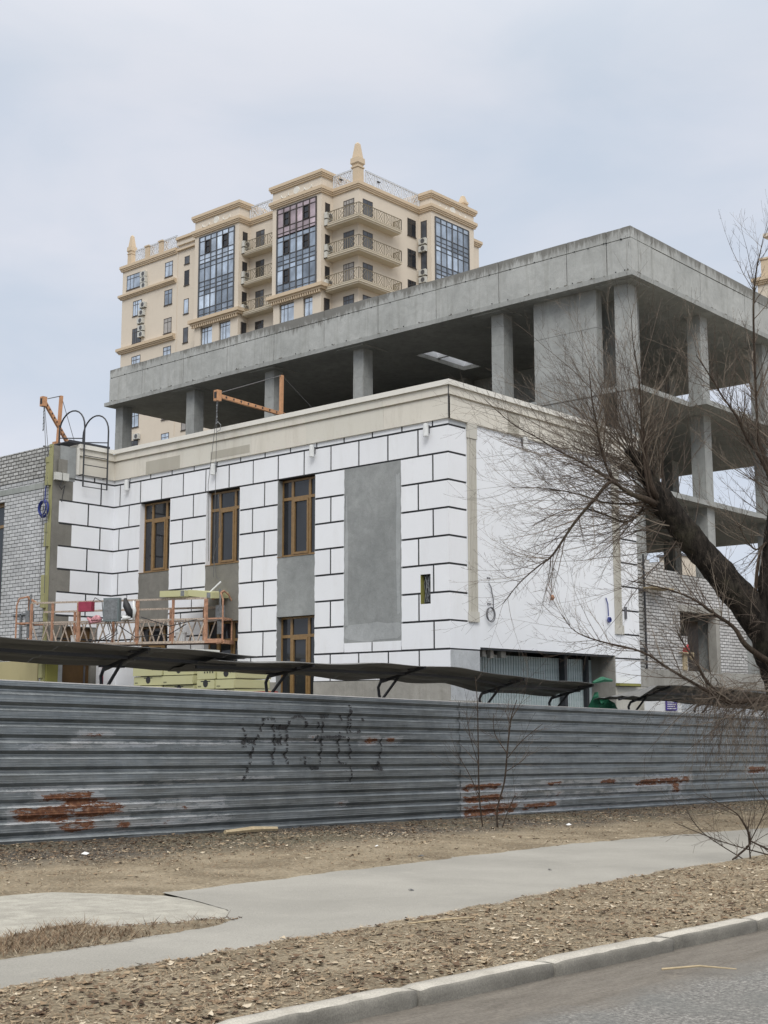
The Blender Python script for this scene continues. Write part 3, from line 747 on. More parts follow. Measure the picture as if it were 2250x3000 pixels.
def glazing(face, u0, u1, ztop, storeys, cols, name='glazed_bay', tops=('glass_blue',), dark=(), gap=None):
    """curtain glazing: per storey a transom light, a tall light and a lower panel"""
    fr = MB(); H = 2.86; W_ = (u1-u0)/cols
    z0 = ztop-H*storeys
    for k in range(cols+1):
        t = .04 if k not in (0, cols, cols//2) else .08
        fr.fb(face, u0+k*W_-t, u0+k*W_+t, z0, ztop, -.02, .07)
    for s in range(storeys):
        z = ztop-H*s
        for q, t in ((0, .05), (.50, .03), (1.92, .04), (2.44 if s < storeys-1 else 2.5, .025)): fr.fb(face, u0, u1, z-q-t, z-q+t, -.02, .06)
    fr.fb(face, u0, u1, z0-.06, z0+.06, -.02, .06)
    f = TW.part(name, fr, 'grey_frame' if name != 'glazed_pink' else 'dark_frame')
    by = {}
    for s in range(storeys):
        z = ztop-H*s
        for k in range(cols):
            a, b = u0+k*W_, u0+(k+1)*W_
            for zi, (za, zb) in enumerate(((z-.5, z), (z-1.92, z-.5), (z-H, z-1.92))):
                mt = tops[s] if s < len(tops) else tops[-1]
                if zi == 2: mt = {'glass_blue': 'glass_blue2', 'glass_pale': 'glass_pale'}.get(mt, mt)
                rr = random.random()
                if zi == 1 and (s, k) in dark: mt = 'glass_dark'
                elif mt == 'glass_blue' and rr < .3: mt = 'glass_blue2'
                elif mt == 'glass_blue' and rr > .82: mt = 'glass_pale'
                by.setdefault(mt, MB()).fb(face, a+.01, b-.01, za+.01, zb-.01, -.012, .012+U(0, .004))
    for mt, mb in by.items(): TW.part('pane', mb, mt, f)
    sash = MB()
    for s, k in dark:
        z = ztop-H*s; a, b = u0+k*W_+.06, u0+(k+1)*W_-.06
        for q in ((a, a+.07, z-1.87, z-.54), (b-.07, b, z-1.87, z-.54), (a, b, z-.6, z-.54), (a, b, z-1.87, z-1.81)): sash.fb(face, *q, .06, .11)
        sash.fb(face, a, b, z-1.2, z-1.17, .02, .09)
    if dark: TW.part('opening_sash', sash, 'dark_frame', f)
glazing(fb1, 82.5, 87.72, 49.82, 1, 6, 'glazed_pink', ('glass_pink',), dark=((0, 1), (0, 4)))
glazing(fb1, 82.5, 87.72, 46.96, 2, 6, 'glazed_bay', ('glass_blue',), dark=((0, 1), (0, 4), (1, 4)))
glazing(fb1, 93.85, 99.1, 49.82, 3, 6, 'glazed_bay', ('glass_pale', 'glass_blue', 'glass_blue'), dark=((0, 1), (0, 4)))
glazing(fb3, 95.4, 100.7, 49.6, 4, 6, 'glazed_bay', ('glass_blue',), dark=((2, 1), (2, 4)))
# windows
def twin(face, a, b, z0, z1, mt='glass_mid', ledge=True):
    fr = MB(); t = .07
    for q in ((a, a+t, z0, z1), (b-t, b, z0, z1), (a, b, z1-t, z1), (a, b, z0, z0+t)): fr.fb(face, *q, -.1, .025)
    if b-a > .8: 
        m = a+(b-a)*.48; fr.fb(face, m-.035, m+.035, z0, z1, -.1, .02); fr.fb(face, a, b, z1-.48, z1-.42, -.1, .022)
    if b-a > 1.35: m = a+(b-a)*.74; fr.fb(face, m-.03, m+.03, z0, z1, -.1, .021)
    f = TW.part('window', fr, 'dark_frame')
    g = MB(); g.fb(face, a+.03, b-.03, z0+.03, z1-.03, -.06, .008); TW.part('pane', g, mt, f)
    if ledge: s = MB(); s.fb(face, a-.06, b+.06, z0-.06, z0-.005, -.05, .10); TW.part('sill', s, 'dark_frame', f)
gl = ['glass_mid', 'curtain', 'glass_dark', 'glass_pale', 'glass_mid', 'glass_blue2']
for i in range(8):
    z = 49.25-3.1*i
    twin(lb, 105.07, 106.33, z-1.65, z, gl[(i*2+3) % 6])
    if i == 0: twin(lb, 110.5, 112.85, z-1.65, z, 'glass_blue')
    else: twin(lb, 110.15, 111.65, z-1.65-.1, z-.05, gl[(i*3) % 6])
    zz = 47.65-3.1*i
    if i == 0: twin(fx_, 102.42, 103.2, 48.35, 49.2, 'glass_mid')
    twin(fx_, 102.42, 103.2, zz-1.62, zz, gl[(i+2) % 6])
for i in range(4):
    z = 49.2-3.1*i
    twin(('x', XT), 91.1, 92.3, z-2.25, z, 'glass_dark' if i % 2 else 'glass_mid', False)      # balcony doors of the recess
    twin(('x', XT), 79.05, 80.4, z-2.25, z, 'glass_mid' if i % 2 else 'curtain', False); twin(('y', YT), 86.63, 88.0, z-2.3, z, 'glass_mid', False)
    twin(('y', YT), 93.05, 94.3, z-1.75, z, 'glass_dark')
    twin(('y', 81.85), 85.0, 85.65, z-1.9, z, 'glass_dark'); twin(('y', 93.2), 85.0, 85.65, z-1.9, z, 'glass_dark')
    twin(('x', 94.8), 77.55, 78.3, z-1.9, z, 'glass_mid')
    if i < 2 or True:
        pass
for (a, b) in ((83.05, 84.3), (85.5, 87.5), (94.4, 96.1), (97.1, 98.9)):
    twin(('x', XB+.3), a+.02, b-.02, 38.42, 40.28, 'glass_pale', False)
# balconies
def lattice(mb, P, L, z0, h, step=.62, kw=1.0):
    """railing between base points; P(t) gives a point at distance t along it"""
    def bar(t0, za, t1, zb, w=.035): mb.bar(P(t0, za), P(t1, zb), w*kw)
    bar(0, z0+h, L, z0+h, .06); bar(0, z0+.12, L, z0+.12, .035)
    n = max(1, round(L/1.25)); s = L/n
    for k in range(n+1): bar(k*s, z0, k*s, z0+h, .05)
    for k in range(n):
        a, b = k*s, (k+1)*s; m = (a+b)/2
        for q in (.18, .82): bar(a+s*q, z0+.12, a+s*q, z0+h, .03)
        bar(a+s*.18, z0+.15, a+s*.82, z0+h-.05, .03); bar(a+s*.82, z0+.15, a+s*.18, z0+h-.05, .03)
        bar(a+s*.5, z0+.12, a+s*.28, z0+h*.55, .025); bar(a+s*.28, z0+h*.55, a+s*.5, z0+h, .025); bar(a+s*.5, z0+.12, a+s*.72, z0+h*.55, .025); bar(a+s*.72, z0+h*.55, a+s*.5, z0+h, .025)
def balcony_rec(z):
    s = MB(); s.box(XT-1.05, XT, 88.4, 93.2, z-.16, z); s.box(XT-.98, XT, 88.45, 93.15, z-.26, z-.16); s.box(XT-1.1, XT-.9, 88.42, 93.18, z-.02, z+.06)
    o = TW.part('balcony', s, 'balcony_slab'); r = MB(); lattice(r, lambda t, zz: (XT-1.0, 88.45+t, zz), 4.7, z, 1.12); TW.part('balcony_railing', r, 'rail_bronze', o)
def balcony_corner(z):
    s = MB(); x0, y0 = XT-1.05, YT-1.05
    s.box(x0, XT, y0, 81.85, z-.16, z); s.box(XT, 91.0, y0, YT, z-.16, z); s.box(x0+.1, XT, y0+.1, 81.8, z-.30, z-.16); s.box(XT, 90.9, y0+.1, YT, z-.30, z-.16)
    s.box(x0-.04, x0+.12, y0-.04, 81.84, z, z+.07); s.box(x0+.12, 91.0, y0-.04, y0+.12, z, z+.07)
    o = TW.part('balcony', s, 'balcony_slab'); r = MB()
    lattice(r, lambda t, zz: (x0+.04, y0+.04+t, zz), 4.2, z, 1.15); lattice(r, lambda t, zz: (x0+.04+t, y0+.04, zz), 91.0-x0-.08, z, 1.15); lattice(r, lambda t, zz: (90.96, y0+.04+t, zz), .95, z, 1.15)
    TW.part('balcony_railing', r, 'rail_bronze', o)
for z in (46.95, 43.85, 40.75): balcony_rec(z-.05); balcony_corner(z)
# roof railings
def roof_rail(P, L, z, h=1.25):
    r = MB(); lattice(r, P, L, z, h, .6, 2.0); o = TW.part('roof_railing', r, 'rail_white')
    t = MB(); t.bar(P(0, z+h+.04), P(L, z+h+.04), .09); TW.part('top_rail', t, 'rail_dark', o)
roof_rail(lambda t, z: (XT-.1, 79.2+t, z), 2.4, 50.68); roof_rail(lambda t, z: (86.9+t, YT-.1, z), 7.8, 50.68); roof_rail(lambda t, z: (XT-.1, 88.9+t, z), 4.2, 50.66)
roof_rail(lambda t, z: (XT-.1, 104.4+t, z), 6.9, 50.5)
p = MB()
for y in (106.9, 109.2): p.box(XT-.3, XT+.5, y-.3, y+.3, 50.48, 51.7); p.box(XT-.38, XT+.58, y-.38, y+.38, 51.7, 51.85)
TW.part('chimney', p, 'tower_trim')
def obelisk(x, y, z, h, s):
    p = MB(); p.frustum(x, y, z, z+h*.36, s*.48, s*.46); p.frustum(x, y, z+h*.36, z+h*.39, s*.54, s*.54); p.frustum(x, y, z+h*.39, z+h*.43, s*.44, s*.44)
    p.frustum(x, y, z+h*.43, z+h*.47, s*.44, s*.58); p.frustum(x, y, z+h*.47, z+h*.60, s*.58, s*.55); p.frustum(x, y, z+h*.60, z+h*.96, s*.44, s*.22); p.frustum(x, y, z+h*.96, z+h, s*.22, s*.08)
    TW.part('obelisk', p, 'tower_trim')
obelisk(86.30, 78.90, 50.68, 4.0, .86); obelisk(86.25, 112.5, 50.45, 3.5, .70); obelisk(100.9, 77.8, 51.9, 1.7, .72)

# air conditioners on the tower: one built, the others copied
def ac_unit(name, loc, label):
    t = Thing(name, label, 'air conditioner', loc, 'air conditioners on the cream tower')
    b = MB(); b.box(-.34, 0, -.42, .42, 0, .58); t.part('body', b.__class__().add([(v[0]+loc[0], v[1]+loc[1], v[2]+loc[2]) for v in b.v], b.f), 'ac_body')
    g = MB(); g.tube([(-.345+loc[0], -.10+loc[1], .29+loc[2]), (-.365+loc[0], -.10+loc[1], .29+loc[2])], .235, 12); t.part('fan_grille', g, 'ac_grille')
    k = MB(); k.box(-.30+loc[0], .10+loc[0], -.38+loc[1], -.33+loc[1], -.06+loc[2], 0+loc[2]); k.box(-.30+loc[0], .10+loc[0], .33+loc[1], .38+loc[1], -.06+loc[2], loc[2]); t.part('bracket', k, 'dark_frame')
    return t.o
acs = []
for i, (y, z, n) in enumerate(((109.75, 48.45, 'top'), (109.7, 47.8, 'middle'), (109.65, 47.15, 'lowest'))):
    acs.append(((XT-.08, y, z), pi*0, n+' air conditioner of three beside the wide top window of the tower'))
for y, z, n in ((109.7, 45.0, 'topmost'), (109.9, 44.15, 'second from the top'), (110.05, 43.3, 'middle'), (109.9, 42.45, 'second from the bottom'), (109.9, 41.75, 'bottom')):
    acs.append(((XT-.08, y, z), 0, n+' of the five stacked air conditioners on the cream tower'))
for (nm, z, side) in (('upper', 47.55, 'top'), ('lower', 46.85, 'top'), ('upper', 44.4, 'middle'), ('lower', 43.7, 'middle')):
    acs.append(((XB+.75, 81.8, z), 1, f'{nm} air conditioner on the bay wall by the {side} corner balcony'))
    acs.append(((XB+.75, 93.15, z), 1, f'{nm} air conditioner on the bay wall left of the {side} recessed balcony'))
acs.append(((XB+.75, 81.8, 41.0), 1, 'single air conditioner on the bay wall left of the lowest corner balcony'))
acs.append(((XB+.75, 93.15, 41.0), 1, 'single air conditioner on the bay wall left of the lowest recessed balcony'))
for nm, z in (('topmost', 46.75), ('second', 46.0), ('third', 43.6), ('lowest', 42.85)):
    acs.append(((94.75, 77.9, z), 0, f'{nm} of the four air conditioners left of the right glazed bay'))
acs.append(((XT-.08, 110.2, 30.6), 0, 'lone air conditioner on the tower wall seen under the concrete roof'))
ac0 = None
for loc, rot, lab in acs:
    if ac0 is None: ac0 = ac_unit('air_conditioner', loc, lab)
    else: dup(ac0, loc, lab, pi/2 if rot else 0)
# two birds on the roof rails
def bird(loc, lab):
    p = MB(); x, y, z = loc
    p.tube([(x, y-.32, z+.02), (x, y-.16, z+.10), (x, y+.02, z+.16), (x, y+.15, z+.26), (x, y+.2, z+.33)], [.015, .06, .10, .06, .035], 7); p.tube([(x, y+.2, z+.33), (x, y+.3, z+.31)], [.03, .005], 5)
    p.tube([(x, y, z+.1), (x, y, z-.02)], .012, 4)
    single('bird', p, 'black', lab, 'bird', loc, None, True)
bird((XT-.15, 80.6, 51.2), 'small dark bird at the roof railing left of the tall corner obelisk'); bird((88.6, YT-.2, 51.2), 'small dark bird at the roof railing right of the tall corner obelisk')

# piece of a second cream block at the right edge, and a low house seen through the frame
t2 = Thing('apartment_block', 'corner of another cream apartment block with a roof pier, cut off by the right edge', 'building', (124, 54, gT))
p = MB(); p.box(122.9, 140, 40, 56.85, gT, 45.2); t2.part('wall', p, 'tower_wall')
p = MB(); corn(('x', 122.9), 40, 56.85, 45.0, .7, 3, .4, p, (0, 1)); corn(('y', 56.85), 122.9, 123, 45, .7, 1, .1, p)
p.box(122.7, 123.5, 55.5, 56.3, 45.7, 47.5); p.box(122.6, 123.6, 55.4, 56.4, 47.5, 47.7); t2.part('cornice', p, 'tower_trim')
p = MB(); p.box(123.2, 140, 40, 54.9, 45.2, 49.4); corn(('x', 123.2), 40, 54.9, 49.4, .7, 3, .8, p, (0, 1)); t2.part('penthouse', p, 'tower_wall')
h = Thing('distant_house', 'pale distant house seen through the open storey of the concrete frame', 'house', (79.7, 44, gT))
p = MB(); p.box(79.7, 82, 43.25, 44.9, gT, 12.2); h.part('wall', p, 'tower_wall')
p = MB(); p.box(79.5, 82.1, 43.15, 45.0, 12.2, 12.35); h.part('roof', p, 'rail_dark')
for y in (43.4, 43.9): 
    q = MB(); q.box(79.66, 79.72, y, y+.35, 11.1, 12.0); h.part('window', q, 'glass_pale')

# ================================================================ things fixed to the buildings and standing in the yard
def grp(s): return s
# white floodlights under the cornice
def floodlight(loc, label):
    t = Thing('wall_light', label, 'wall light', loc, 'white cylinder lights under the cornice'); x, y, z = loc
    p = MB(); p.tube([(x-.10, y, z-.13), (x-.10, y, z+.13)], .062, 14); p.tube([(x-.10, y, z+.125), (x-.10, y, z+.15)], .05, 14); t.part('lamp_body', p, 'white_plastic', None, False)
    p = MB(); p.box(x-.05, x, y-.03, y+.03, z-.05, z+.05); p.box(x-.04, x+.0, y-.035, y+.035, z+.05, z+.12); t.part('bracket', p, 'rail_dark'); return t.o
l0 = floodlight((XW, 17.88, 7.74), 'white cylinder light nearest the street corner on the block facade')
for y, lab in ((21.36, 'white cylinder light above the plain strip right of the nearest window bay'), (24.85, 'white cylinder light above the middle window bay'), (28.35, 'white cylinder light next to the inner corner with the wing')):
    dup(l0, (XW, y, 7.74), lab)
dup(l0, (24.62, YW, 7.80), 'white cylinder light on the smooth white right face behind the twigs', pi/2)
dup(l0, (27.2, YW, 7.80), 'white cylinder light further along the smooth white face under the twigs', pi/2)
# junction boxes on the wing
t = Thing('junction_box', 'pair of small grey junction boxes with a dangling cable on the plastered wing end', 'junction box', (20.05, YI-.05, 7.78))
p = MB(); p.box(19.86, 20.06, YI-.14, YI-.05, 7.72, 7.92); p.box(20.09, 20.28, YI-.14, YI-.05, 7.72, 7.92); t.part('box', p, 'ac_body')
p = MB(); p.tube([(20.07, YI-.1, 7.95), (20.07, YI-.12, 7.7), (20.0, YI-.12, 7.55), (20.08, YI-.1, 7.48), (20.18, YI-.1, 7.6), (20.12, YI-.1, 7.3), (20.1, YI-.1, 7.15)], .013, 5); t.part('cable', p, 'black')
def coil(name, c, R, mat, label, tail, plane='x', turns=4, r=.012):
    p = MB(); x, y, z = c
    for k in range(turns):
        rr = R*U(.8, 1.08); dz = U(-.03, .03); dy = U(-.03, .03); e = U(.9, 1.15)
        pts = []
        for i in range(19):
            a = 2*pi*i/18
            pts.append((x-.03-k*.012, y+dy+rr*cos(a), z+dz+rr*e*sin(a)) if plane == 'x' else (x+dy+rr*cos(a), y-.03-k*.012, z+dz+rr*e*sin(a)))
        p.tube(pts, r, 5)
    p.tube(tail, r, 5)
    return single(name, p, mat, label, 'cable', c)
coil('cable_coil', (XG-.08, 29.18, 6.97), .20, 'blue_cable', 'coil of blue cable hanging on the brick wing at the wool insulation edge', [(XG-.1, 29.2, 7.1), (XG-.08, 29.2, 7.5), (XG-.05, 29.14, 7.85)], 'x', 6, .017)
coil('cable_coil', (23.26, YW-.02, 3.78), .15, 'rail_dark', 'thin black cable with a loose coil on the smooth white wall', [(23.36, YW-.04, 3.85), (23.38, YW-.03, 4.1), (23.30, YW-.03, 4.38), (23.24, YW-.02, 4.46)], 'y', 2, .011)
coil('cable_coil', (28.12, YW-.02, 3.92), .06, 'blue_cable', 'small blue cable bundle on the white wall near the far pilaster', [(28.12, YW-.04, 4.0), (28.1, YW-.04, 4.3), (28.05, YW-.02, 4.45)], 'y', 3, .014)
p = MB()
for dx in (0, .07):
    for z in (4.56, 3.99): p.box(23.19+dx, 23.215+dx, YW-.03, YW, z, z+.03)
single('wall_anchor', p, 'rail_dark', 'four small wall anchors above and below the loose black cable', 'anchor', (23.2, YW, 4))
p = MB(); p.tube([(25.64, YW-.06, 4.36), (25.64, YW-.07, 4.30), (25.65, YW-.05, 4.24)], [.03, .055, .03], 8); p.tube([(25.62, YW-.08, 4.4), (25.45, YW-.06, 4.62)], .008, 4)
single('cable_bundle', p, 'orange_dirty', 'small brownish bundle sticking out of the middle of the smooth white wall', 'cable bundle', (25.64, YW, 4.3))
p = MB(); p.box(28.93, 29.02, YW-.03, YW-.003, 3.98, 4.28)
single('junction_box', p, 'rail_dark', 'small dark box on the last blocks right of the far pilaster', 'junction box', (28.97, YW, 4.1))

# roof access ladder with two tall hoops on the wing face
t = Thing('roof_ladder', 'dark steel roof ladder with two tall arched handrails on the wing', 'ladder', (21.05, 28.85, 7.6))
def arch(x, name):
    p = MB(); y0, y1 = 28.80, 29.95; pts = [(x, y0, 7.62), (x, y0, 8.6), (x, y0, 9.25)]
    for k in range(1, 12):
        a = pi*k/12; pts.append((x, (y0+y1)/2 - (y1-y0)/2*cos(a), 9.25+.52*sin(a)))
    pts += [(x, y1, 9.25), (x, y1, 8.78)]; p.tube(pts, .022, 6); p.tube([(x, y0, 8.93), (x, y1, 9.10)], .016, 5); p.tube([(x, y0, 7.95), (x, YI, 7.95)], .02, 5)
    t.part('handrail', p, 'dark_steel')
arch(20.68, 'l'); arch(21.46, 'r')
for z in (8.47, 8.22, 7.93, 7.63):
    p = MB(); p.tube([(20.68, 28.80, z), (21.46, 28.80, z)], .013, 5); t.part('rung', p, 'dark_steel')
p = MB(); 
for k in range(14): p.box(20.3+k*.095, 20.36+k*.095, 28.95, 30.1, 8.80, 8.83)
p.box(20.3, 21.62, 28.93, 28.97, 8.79, 8.86); p.box(20.3, 21.62, 30.1, 30.14, 8.79, 8.86)
single('roof_grate', p, 'dark_steel', 'dark steel landing grate on the wing roof behind the ladder', 'grate', (21, 29.5, 8.8))
# steel bracket leaning on the brick
p = MB(); p.box(XG-.06, XG-.02, 30.15, 30.20, 3.55, 4.25); p.box(XG-.06, XG-.02, 29.85, 30.55, 4.22, 4.27); p.box(XG-.06, XG-.02, 29.95, 30.4, 3.5, 3.55)
single('wall_bracket', p, 'grey_steel', 'grey T shaped steel bracket on the white brick of the wing', 'bracket', (XG, 30.2, 3.9))

# outriggers of the suspended platform
def outrigger(label, tip, mast_b, mast_t, end, loc):
    t = Thing('platform_outrigger', label, 'outrigger', loc, 'orange roof outriggers of the hanging platform')
    tip, mast_b, mast_t, end = map(Vector, (tip, mast_b, mast_t, end))
    p = MB(); p.bar(tip, end, .085, .085); t.part('beam', p, 'orange')
    p = MB(); p.bar(mast_b, mast_t, .08, .08); j = tip.lerp(end, .75) if False else mast_b + (mast_t-mast_b)*.15; t.part('mast', p, 'orange')
    d = (end-tip).normalized(); p = MB(); p.box(tip.x-.10, tip.x+.04, tip.y-.07, tip.y+.07, tip.z-.14, tip.z+.13); h = t.part('tip_pulley', p, 'orange')
    p = MB(); p.box(tip.x-.105, tip.x-.098, tip.y-.045, tip.y+.045, tip.z-.08, tip.z+.08); t.part('pulley_slot', p, 'black', h)
    p = MB(); p.tube([tip+Vector((.1, 0, .1)), mast_t], .012, 4); p.tube([mast_t, end+(end-tip)*.55+Vector((0, 0, -.1))], .010, 4); t.part('stay_cable', p, 'rope')
    p = MB(); m = mast_b.lerp(mast_t, .12); p.box(m.x-.13, m.x+.13, m.y-.07, m.y+.07, m.z-.11, m.z+.12); t.part('bracket', p, 'orange')
    p = MB(); m2 = mast_t
    for k in range(9): u = tip.lerp(end, .08+.09*k); p.box(u.x-.015, u.x+.015, u.y-.06, u.y+.06, u.z-.02, u.z+.02)
    t.part('bolt', p, 'dark_steel')
outrigger('orange outrigger beam reaching over the cream cornice above the middle window', (21.20, 24.04, 9.42), (23.35, 24.04, 8.5), (23.37, 24.04, 10.36), (23.95, 24.04, 9.30), (22.6, 24.04, 8.66))
outrigger('orange outrigger crossing like an X on the brick wing roof', (20.33, 30.2, 10.10), (20.80, 30.2, 8.72), (20.87, 30.2, 10.36), (21.23, 30.2, 8.95), (20.8, 30.2, 8.5))
def wire(pts, lab, n='hoist_cable'):
    single(n, MB().tube(pts, .008, 4), 'rope', lab, 'cable', pts[0], 'hoist cables of the hanging platform')
wire([(21.18, 24.06, 9.3), (21.15, 24.05, 4.9)], 'right steel hoist cable hanging from the outrigger over the cornice')
wire([(21.16, 24.0, 9.3), (21.10, 24.25, 7.2), (21.12, 24.2, 5.3)], 'slack hoist cable beside the right steel one')
wire([(20.30, 30.18, 10.0), (19.75, 29.2, 8.6), (19.45, 28.8, 4.7)], 'left hoist cable going down past the brick corner')
wire([(20.34, 30.2, 10.0), (19.80, 29.15, 8.5), (19.55, 28.72, 4.7)], 'left safety cable beside the brick corner')
p = MB()
for k in range(8): p.tube([(21.17+.01*(k % 2), 24.05, 9.28-k*.075), (21.17-.01*(k % 2), 24.06, 9.22-k*.075)], .017, 5)
pts = [(21.15, 24.0-.0, 8.75), (21.15, 23.88, 8.65), (21.15, 23.9, 8.52), (21.15, 24.02, 8.5)]; p.tube(pts, .009, 4)
single('chain', p, 'grey_steel', 'short chain below the tip of the right outrigger', 'chain', (21.17, 24.05, 9.2))
p = MB()
for k in range(8): p.tube([(20.33, 30.2-.01*(k % 2), 9.95-k*.085), (20.33, 30.2+.015*(k % 2), 9.88-k*.085)], .018, 5)
single('chain', p, 'grey_steel', 'short chain below the tip of the left outrigger', 'chain', (20.33, 30.2, 9.9))
single('slack_cable', MB().tube([(XW-.08, 24.65, 7.1), (XW-.1, 24.5, 6.2), (XW-.12, 24.75, 5.5), (XW-.14, 24.6, 5.0), (XW-.2, 24.35, 4.85)], .008, 4), 'rope', 'thin slack cable drooping across the blocks beside the middle window', 'cable', (XW, 24.6, 6))

# suspended working platform
A, Bp = Vector((19.20, 28.75, 0)), Vector((21.22, 24.35, 0)); dirp = (Bp-A).normalized(); nor = Vector((-dirp.y, dirp.x, 0)); LP = (Bp-A).length
if nor.x > 0: nor = -nor                                        # towards the camera side
def PP(s, d, z): q = A + dirp*s - nor*(-d); return (q.x, q.y, z)
plat = Thing('hanging_platform', 'rusty orange suspended work platform hanging in front of the block facade', 'work platform', tuple(A.lerp(Bp, .5)[:2]) + (3.3,))
Zb, Zm, Zt = 3.36, 3.92, 4.42; DW = .0, -.62
for d, nm in ((0, 'front'), (-.62, 'rear')):
    p = MB(); zt = Zt if d == 0 else Zt-.18
    p.bar(PP(0, d, zt), PP(LP, d, zt), .045); p.bar(PP(0, d, Zm), PP(LP, d, Zm), .04); p.bar(PP(0, d, Zb), PP(LP, d, Zb), .06)
    plat.part('rail', p, 'mortar_spattered')
    p = MB(); n = 18
    for k in range(n):
        a, b = LP*k/n, LP*(k+1)/n
        p.bar(PP(a+.03, d, Zb if k % 2 else Zm), PP(b-.03, d, Zm if k % 2 else Zb), .028)
    plat.part('lattice', p, 'mortar_spattered')
for s, w_, d in ((.02, .06, 0), (1.36, .10, 0), (2.98, .10, 0), (LP-.02, .09, 0), (.62, .05, 0), (3.95, .05, 0), (2.0, .06, -.62), (3.6, .08, -.62), (4.5, .05, -.62), (.9, .05, -.62)):
    p = MB(); p.bar(PP(s, d+.01, Zb-.03), PP(s, d+.01, Zt-.02 if d == 0 else Zt-.2), w_, .05); plat.part('post', p, 'orange_dirty')
p = MB(); p.add([PP(0, 0, Zb-.03), PP(LP, 0, Zb-.03), PP(LP, -.62, Zb-.03), PP(0, -.62, Zb-.03), PP(0, 0, Zb), PP(LP, 0, Zb), PP(LP, -.62, Zb), PP(0, -.62, Zb)], [(0,3,2,1),(4,5,6,7),(0,1,5,4),(1,2,6,5),(2,3,7,6),(3,0,4,7)])
plat.part('deck', p, 'rust_steel')
for s0, sg in ((LP, 1), (0, -1)):                               # end stirrups
    p = MB(); e = s0 + sg*.42
    for d in (0, -.62):
        p.tube([PP(e, d*.9, Zb), PP(e, d*.9, Zt-.05), PP(e-sg*.06, d*.75, Zt+.12), PP(e-sg*.12, -.31, Zt+.2)], .022, 5)
        p.bar(PP(s0, d, Zb), PP(e, d, Zb), .05); p.bar(PP(s0, d, Zm), PP(e, d, Zm), .035)
    p.bar(PP(e, 0, Zb), PP(e, -.62, Zb), .09); p.bar(PP(e, 0, Zm), PP(e, -.62, Zm), .05); p.bar(PP(e, 0, Zb+.02), PP(s0, 0, Zb+.02), .12, .1)
    p.bar(PP(s0, -.31, Zt), PP(e-sg*.1, -.31, Zt+.2), .05)
    plat.part('stirrup', p, 'orange_dirty')
    m = MB(); m.box(*sum(([c-.08, c+.08] for c in PP(s0+sg*.22, -.3, 0)[:2]), []), Zm-.02, Zm+.34); m.box(*sum(([c-.05, c+.05] for c in PP(s0+sg*.22, -.3, 0)[:2]), []), Zb+.2, Zm-.02); m.tube([PP(s0+sg*.22, -.3, Zm+.34), PP(s0+sg*.2, -.3, Zt+.25)], .03, 6)
    plat.part('hoist_motor', m, 'grey_steel')
p = MB(); p.tube([PP(LP-.15, -.1, Zt), PP(LP+.25, -.25, Zt+.42)], .02, 5); plat.part('stay', p, 'white_plastic')
p = MB(); q = PP(2.32, .06, 0)
bx = MB(); c0 = PP(2.13, .05, 0); c1 = PP(2.55, .05, 0)
def obox(s0, s1, d0, d1, z0, z1, mb=None):
    mb = mb or MB(); v = [PP(s0, d0, z0), PP(s1, d0, z0), PP(s1, d1, z0), PP(s0, d1, z0), PP(s0, d0, z1), PP(s1, d0, z1), PP(s1, d1, z1), PP(s0, d1, z1)]
    return mb.add(v, [(0,3,2,1),(4,5,6,7),(0,1,5,4),(1,2,6,5),(2,3,7,6),(3,0,4,7)])
cb = plat.part('control_box', obox(2.13, 2.55, .03, .18, 3.90, 4.48), 'box_grey')
m = MB(); obox(2.16, 2.52, .18, .19, 3.94, 4.44, m); obox(2.20, 2.26, .19, .20, 4.30, 4.40, m); obox(2.42, 2.44, .19, .21, 4.10, 4.2, m); plat.part('box_door', m, 'grey_steel', cb)
p = MB(); 
for a in (2.2, 2.3, 2.42): p.tube([PP(a, .1, 3.9), PP(a+.1, .12, 3.6), PP(a-.2, .08, 3.45), PP(a-.6, .05, 3.42)], .012, 4)
p.tube([PP(1.7, .05, 4.3), PP(1.85, .1, 4.5), PP(2.05, .1, 4.4), PP(2.1, .1, 4.0)], .012, 4); p.tube([PP(3.1, .05, 4.0), PP(3.9, .1, 3.75), PP(4.6, .05, 3.9)], .012, 4); p.tube([PP(2.5, .05, 3.8), PP(3.0, .1, 3.5), PP(3.9, .1, 3.55), PP(4.3, .0, 3.8)], .012, 4)
plat.part('cable', p, 'black')
single('red_case', obox(1.46, 1.82, .05, .22, 4.16, 4.40), 'pink', 'crimson power tool case hung on the platform rail', 'case', PP(1.6, .1, 4.16)[:3])
p = MB(); random.seed(3)
for k in range(9): p.tube([PP(1.65+U(0, .35), .1+U(-.03, .05), 4.0+U(-.06, .06)), PP(1.68+U(0, .35), .12, 3.96+U(-.06, .06)), PP(1.7+U(0, .35), .1, 3.9+U(-.04, .08))], [.03, .06, .03], 6)
single('rag', p, 'cloth_pink', 'crumpled pink and white rag on the middle rail of the platform', 'rag', PP(1.8, .1, 3.95), None, True)
p = MB(); p.tube([PP(2.66, .06, 4.46), PP(2.72, .1, 4.3), PP(2.82, .1, 4.1), PP(2.85, .06, 3.98)], [.04, .09, .09, .04], 8)
single('glove_bundle', p, 'black', 'black and white safety gear hanging right of the grey control box', 'safety gear', PP(2.75, .1, 4.2), None, True)
p = MB(); p.tube([PP(2.6, .06, 4.05), PP(2.68, .12, 3.97), PP(2.85, .1, 3.99)], [.03, .07, .03], 7); p.tube([PP(2.9, .08, 4.4), PP(2.95, .1, 4.15), PP(2.9, .06, 3.9)], [.02, .05, .02], 6)
single('plastic_bag', p, 'white_plastic', 'white plastic bag hanging beside the black safety gear', 'bag', PP(2.8, .1, 4.0), None, True)
